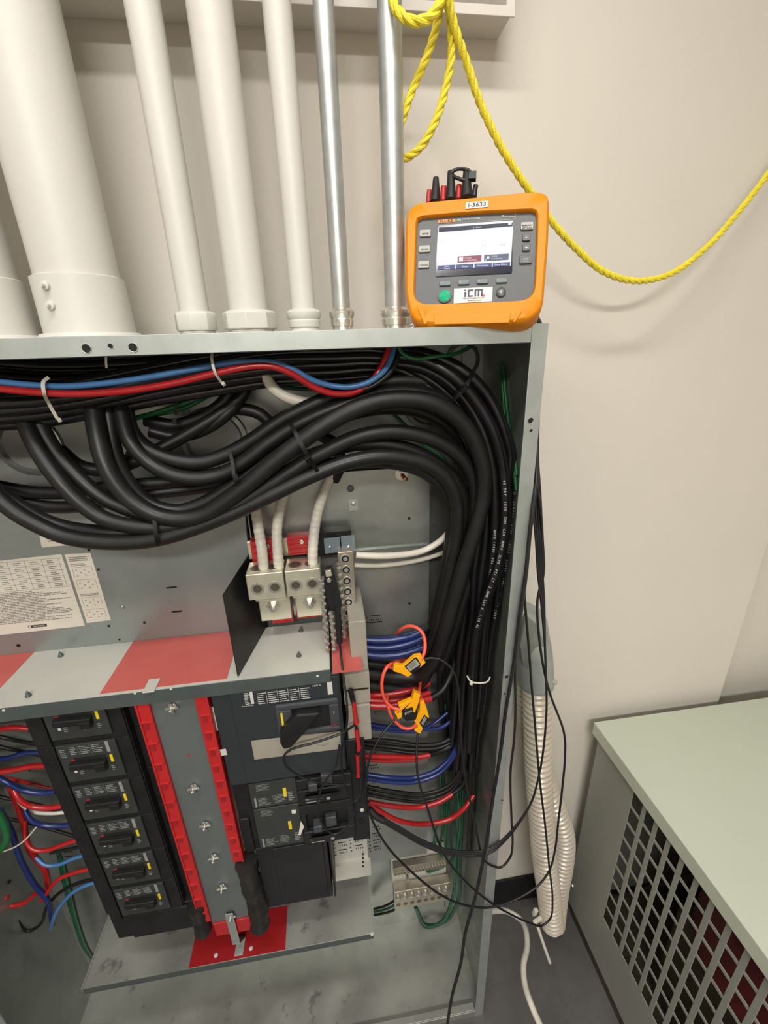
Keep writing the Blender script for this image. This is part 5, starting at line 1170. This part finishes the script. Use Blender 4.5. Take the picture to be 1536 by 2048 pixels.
lead([(935, 425, .83), (1000, 520, .83), (1055, 610, .79), (1081, 655, .74), (1076, 780, .73), (1072, 900, .715), (1064, 1009, .71), (1057, 1062, .71), (1050, 1132, .71), (1049, 1190, .71), (1053, 1240, .71), (1058, 1300, .705), (1062, 1356, .70), (1070, 1450, .70), (1075, 1512, .70), (1081, 1575, .695), (1089, 1640, .69), (1098, 1730, .69), (1105, 1799, .68), (1100, 1838, .675), (1084, 1851, .67), (1058, 1845, .665), (1009, 1822, .66), (977, 1802, .66), (934, 1766, .66), (895, 1721, .665), (876, 1682, .67), (856, 1620, .68), (837, 1559, .70), (833, 1512, .72), (835, 1468, .744)], 'black test lead running down the conduit and ending at the right amber probe')
lead([(935, 425, .83), (1000, 520, .83), (1055, 610, .79), (1079, 655, .745), (1075, 800, .74), (1070, 950, .70), (1062, 1050, .68), (1053, 1150, .664), (1044, 1216, .660), (1031, 1325, .660), (1031, 1419, .661), (1028, 1481, .662), (1021, 1544, .665), (1023, 1637, .665), (1025, 1690, .665), (1020, 1715, .665), (1003, 1734, .66), (983, 1731, .66), (967, 1718, .66), (954, 1669, .665), (944, 1620, .67), (932, 1560, .68), (923, 1490, .69), (919, 1419, .70), (916, 1372, .705), (903, 1337, .71), (881, 1319, .718), (859, 1316, .722), (848, 1320, .724)], 'black test lead looping left to the top amber probe')
lead([(935, 425, .83), (1000, 520, .83), (1055, 610, .79), (1080, 655, .72), (1077, 780, .71), (1074, 880, .70), (1073, 950, .675), (1065, 1020, .662), (1058, 1080, .658), (1050, 1160, .655), (1040, 1225, .655), (1028, 1325, .655), (1012, 1419, .652), (1000, 1512, .65), (987, 1590, .64), (970, 1700, .62), (951, 1792, .60), (931, 1864, .58), (921, 1929, .57), (905, 1988, .555), (893, 2060, .54), (880, 2150, .52)], 'thicker black lead hanging in front of the cabinet to the bottom of the photo', .0036)
for k in range(4):
    d = k * 3.2
    lead([(900 + k * 8, 420, .835), (985 + k * 4, 520, .835), (1050 + k, 610, .80), (1082 + k * .4, 655, .75 + k * .004), (1077, 780, .74), (1072 + k, 900, .72), (1066 + k * 5, 1000, .71), (1072 + k * 4, 1080, .70), (1076 + k * 3, 1146, .70), (1082 + k * 2, 1200, .70), (1090, 1294, .695), (1092, 1356, .69), (1093, 1419, .685), (1087, 1497, .68), (1078, 1550, .675), (1060, 1610, .668), (1015, 1670 + d * .6, .66), (981, 1696 + d, .655), (950, 1703 + d, .655), (900, 1700 + d, .658), (850, 1683 + d, .665), (800, 1655 + d, .675), (755, 1628 + d, .685), (736, 1612 + d, .70)],
         ('topmost', 'second', 'third', 'lowest')[k] + ' lead of the flat group of four crossing in front below the red wires', .0024)
tag(obj('lead_sleeve', MB().tube(path([(738, 1618, .69), (752, 1632, .682), (766, 1640, .678)], None, .005), .0078, 12), 'rubber'), 'black sleeve gathering the group of four leads below the red wires', 'sleeve')
lead([(679, 1284, .748), (683, 1320, .70), (688, 1362, .68), (694, 1408, .665), (694, 1447, .66), (687, 1473, .66), (683, 1499, .66), (684, 1538, .66), (694, 1580, .66), (709, 1603, .66), (719, 1588, .665), (723, 1538, .675), (722, 1499, .685)], 'black lead from the crocodile clip down into a narrow loop by the red probe tips', .0022)
lead([(709, 1450, .68), (686, 1465, .66), (634, 1484, .655), (582, 1499, .655), (568, 1512, .655), (572, 1531, .655), (603, 1554, .66), (645, 1566, .665), (690, 1570, .67)], 'black lead looping over the beige plate of the main breaker', .0024)
lead([(679, 1490, .66), (675, 1512, .658), (671, 1533, .655), (653, 1559, .65), (640, 1585, .65), (636, 1616, .65), (645, 1648, .65), (668, 1668, .65), (694, 1653, .65), (712, 1616, .66), (720, 1580, .67), (724, 1520, .68)], 'black lead making an oval loop over the two small right breakers', .0022)
for k, (a, b, c_) in enumerate((((707, 1403), (710, 1425), (713, 1446)), ((713, 1458), (716, 1480), (719, 1500)), ((715, 1509), (716, 1530), (717, 1553)))):
    q = path([(*a, .695), (*b, .694), (*c_, .693)], None, .004); n = len(q)
    t = thing('probe_clip', (q[0].x, q[0].y, q[-1].z - H), ('topmost', 'middle', 'lowest')[k] + ' of the three red voltage clips hanging right of the main breaker', 'clip')
    obj('sleeve', MB().tube(q, [.0046 + (.0014 if i > n - 3 else 0) - .0012 * (k == 2) * i / n for i in range(n)], 12), 'redpl', t)
    obj('hook', MB().tube([q[0], q[0] + Vector((-.001, 0, .012))], .0034, 10), 'plastic', t)
tag(obj('voltage_clip', MB().tube(path([(701, 1380, .70), (704, 1392, .70), (707, 1404, .695)], None, .004), .0055, 10), 'plastic'), 'black clip head above the topmost red voltage clip', 'clip')

# ------------------------------------------------------------------ elbow and flexible conduits outside
el = thing('conduit_elbow', (.44, .82, -.80), 'galvanised conduit elbow bolted to the outside of the cabinet', 'elbow')
mb = MB(); q = [P(1047, 1225, .84), P(1052, 1240, .83), P(1060, 1270, .82), P(1066, 1300, .81), P(1069, 1330, .805), P(1071, 1362, .80)]
q = smooth([Vector((.343, .835, q[0].z - .01))] + q[1:], .01); n = len(q)
mb.tube(q, [.030 + .014 * min(1, i / (n * .4)) for i in range(n)], 24); obj('elbow_body', mb, 'galv', el)
mb = MB().prism([P(x, y, .775) for x, y in ((1050, 1228), (1075, 1250), (1102, 1315), (1107, 1335), (1105, 1345), (1090, 1355), (1068, 1352), (1046, 1330), (1040, 1290))], EY * .010)
obj('cover_plate', mb, 'galvin', el, .004)
c = P(1071, 1368, .80); obj('clamp_ring', MB().lathe(c, EZ, [(0, .040), (.002, .043), (.010, .043), (.012, .040)], 28), 'emt', el)
for x, y in ((1094, 1365), (1103, 1362)): obj('clamp_screw', MB().lathe(P(x, y, .775), Vector((.8, -.6, 0)), [(0, .006), (.012, .006), (.013, .003)], 8), 'steel', el)
def flexc(pts, r, lb):
    q = path(pts, None, .0019); n = len(q); L = 0; ss = [0]
    for i in range(1, n): L += (q[i] - q[i - 1]).length; ss.append(L)
    rr = [r * (1 + .09 * math.sin(2 * math.pi * s / .0185) - .03 * math.cos(4 * math.pi * s / .0185)) for s in ss]
    return tag(obj('flexible_conduit', MB().tube(q, rr, 28), 'flex'), lb, 'flexible conduit')
flexc([(1072, 1362, .80), (1074, 1400, .80), (1075, 1450, .795), (1076, 1512, .79), (1079, 1580, .785), (1084, 1650, .78), (1088, 1710, .775), (1097, 1780, .765), (1104, 1848, .755)], .0325, 'front cream corrugated conduit hanging straight down from the elbow')
flexc([(1052, 1340, .86), (1054, 1400, .865), (1060, 1450, .87), (1070, 1510, .87), (1088, 1560, .87), (1104, 1600, .86), (1120, 1645, .85), (1127, 1680, .845), (1124, 1725, .84), (1115, 1780, .835), (1108, 1850, .83)], .0325, 'rear cream corrugated conduit that kinks out to the right')
cable('floor_cable', [(960, 1826, .75), (985, 1822, .77), (1015, 1823, .78), (1040, 1838, .76), (1052, 1862, .72), (1054, 1895, .68), (1047, 1930, .64), (1050, 1970, .60), (1063, 2010, .56), (1078, 2045, .535), (1090, 2070, .52)], .008, 'white', 'dirty white cable trailing on the dark floor beside the cabinet', 'cable')
t = thing('tie_bracket', (.60, .72, -1.9), 'white plastic strap bracket beside the front corrugated conduit', 'bracket')
obj('strap', MB().tube(path([(1075, 1852, .72), (1086, 1885, .70), (1100, 1925, .68)], None, .01), .0045, 8), 'tie', t)
obj('head', MB().obox(P(1076, 1840, .72), Vector((.8, 0, .6)), Vector((-.6, 0, .8)), EY, .030, .012, .010).obox(P(1070, 1824, .72), Vector((.2, 0, 1)).normalized(), Vector((1, 0, -.2)).normalized(), EY, .026, .012, .010), 'tie', t, .002)
cable('wire_stub', [(817, 655, .69), (821, 650, .685), (826, 648, .685), (827, 653, .685), (822, 656, .685)], .0008, 'emt', 'tiny bent wire on the cabinet top between the metal conduit and meter', 'wire')
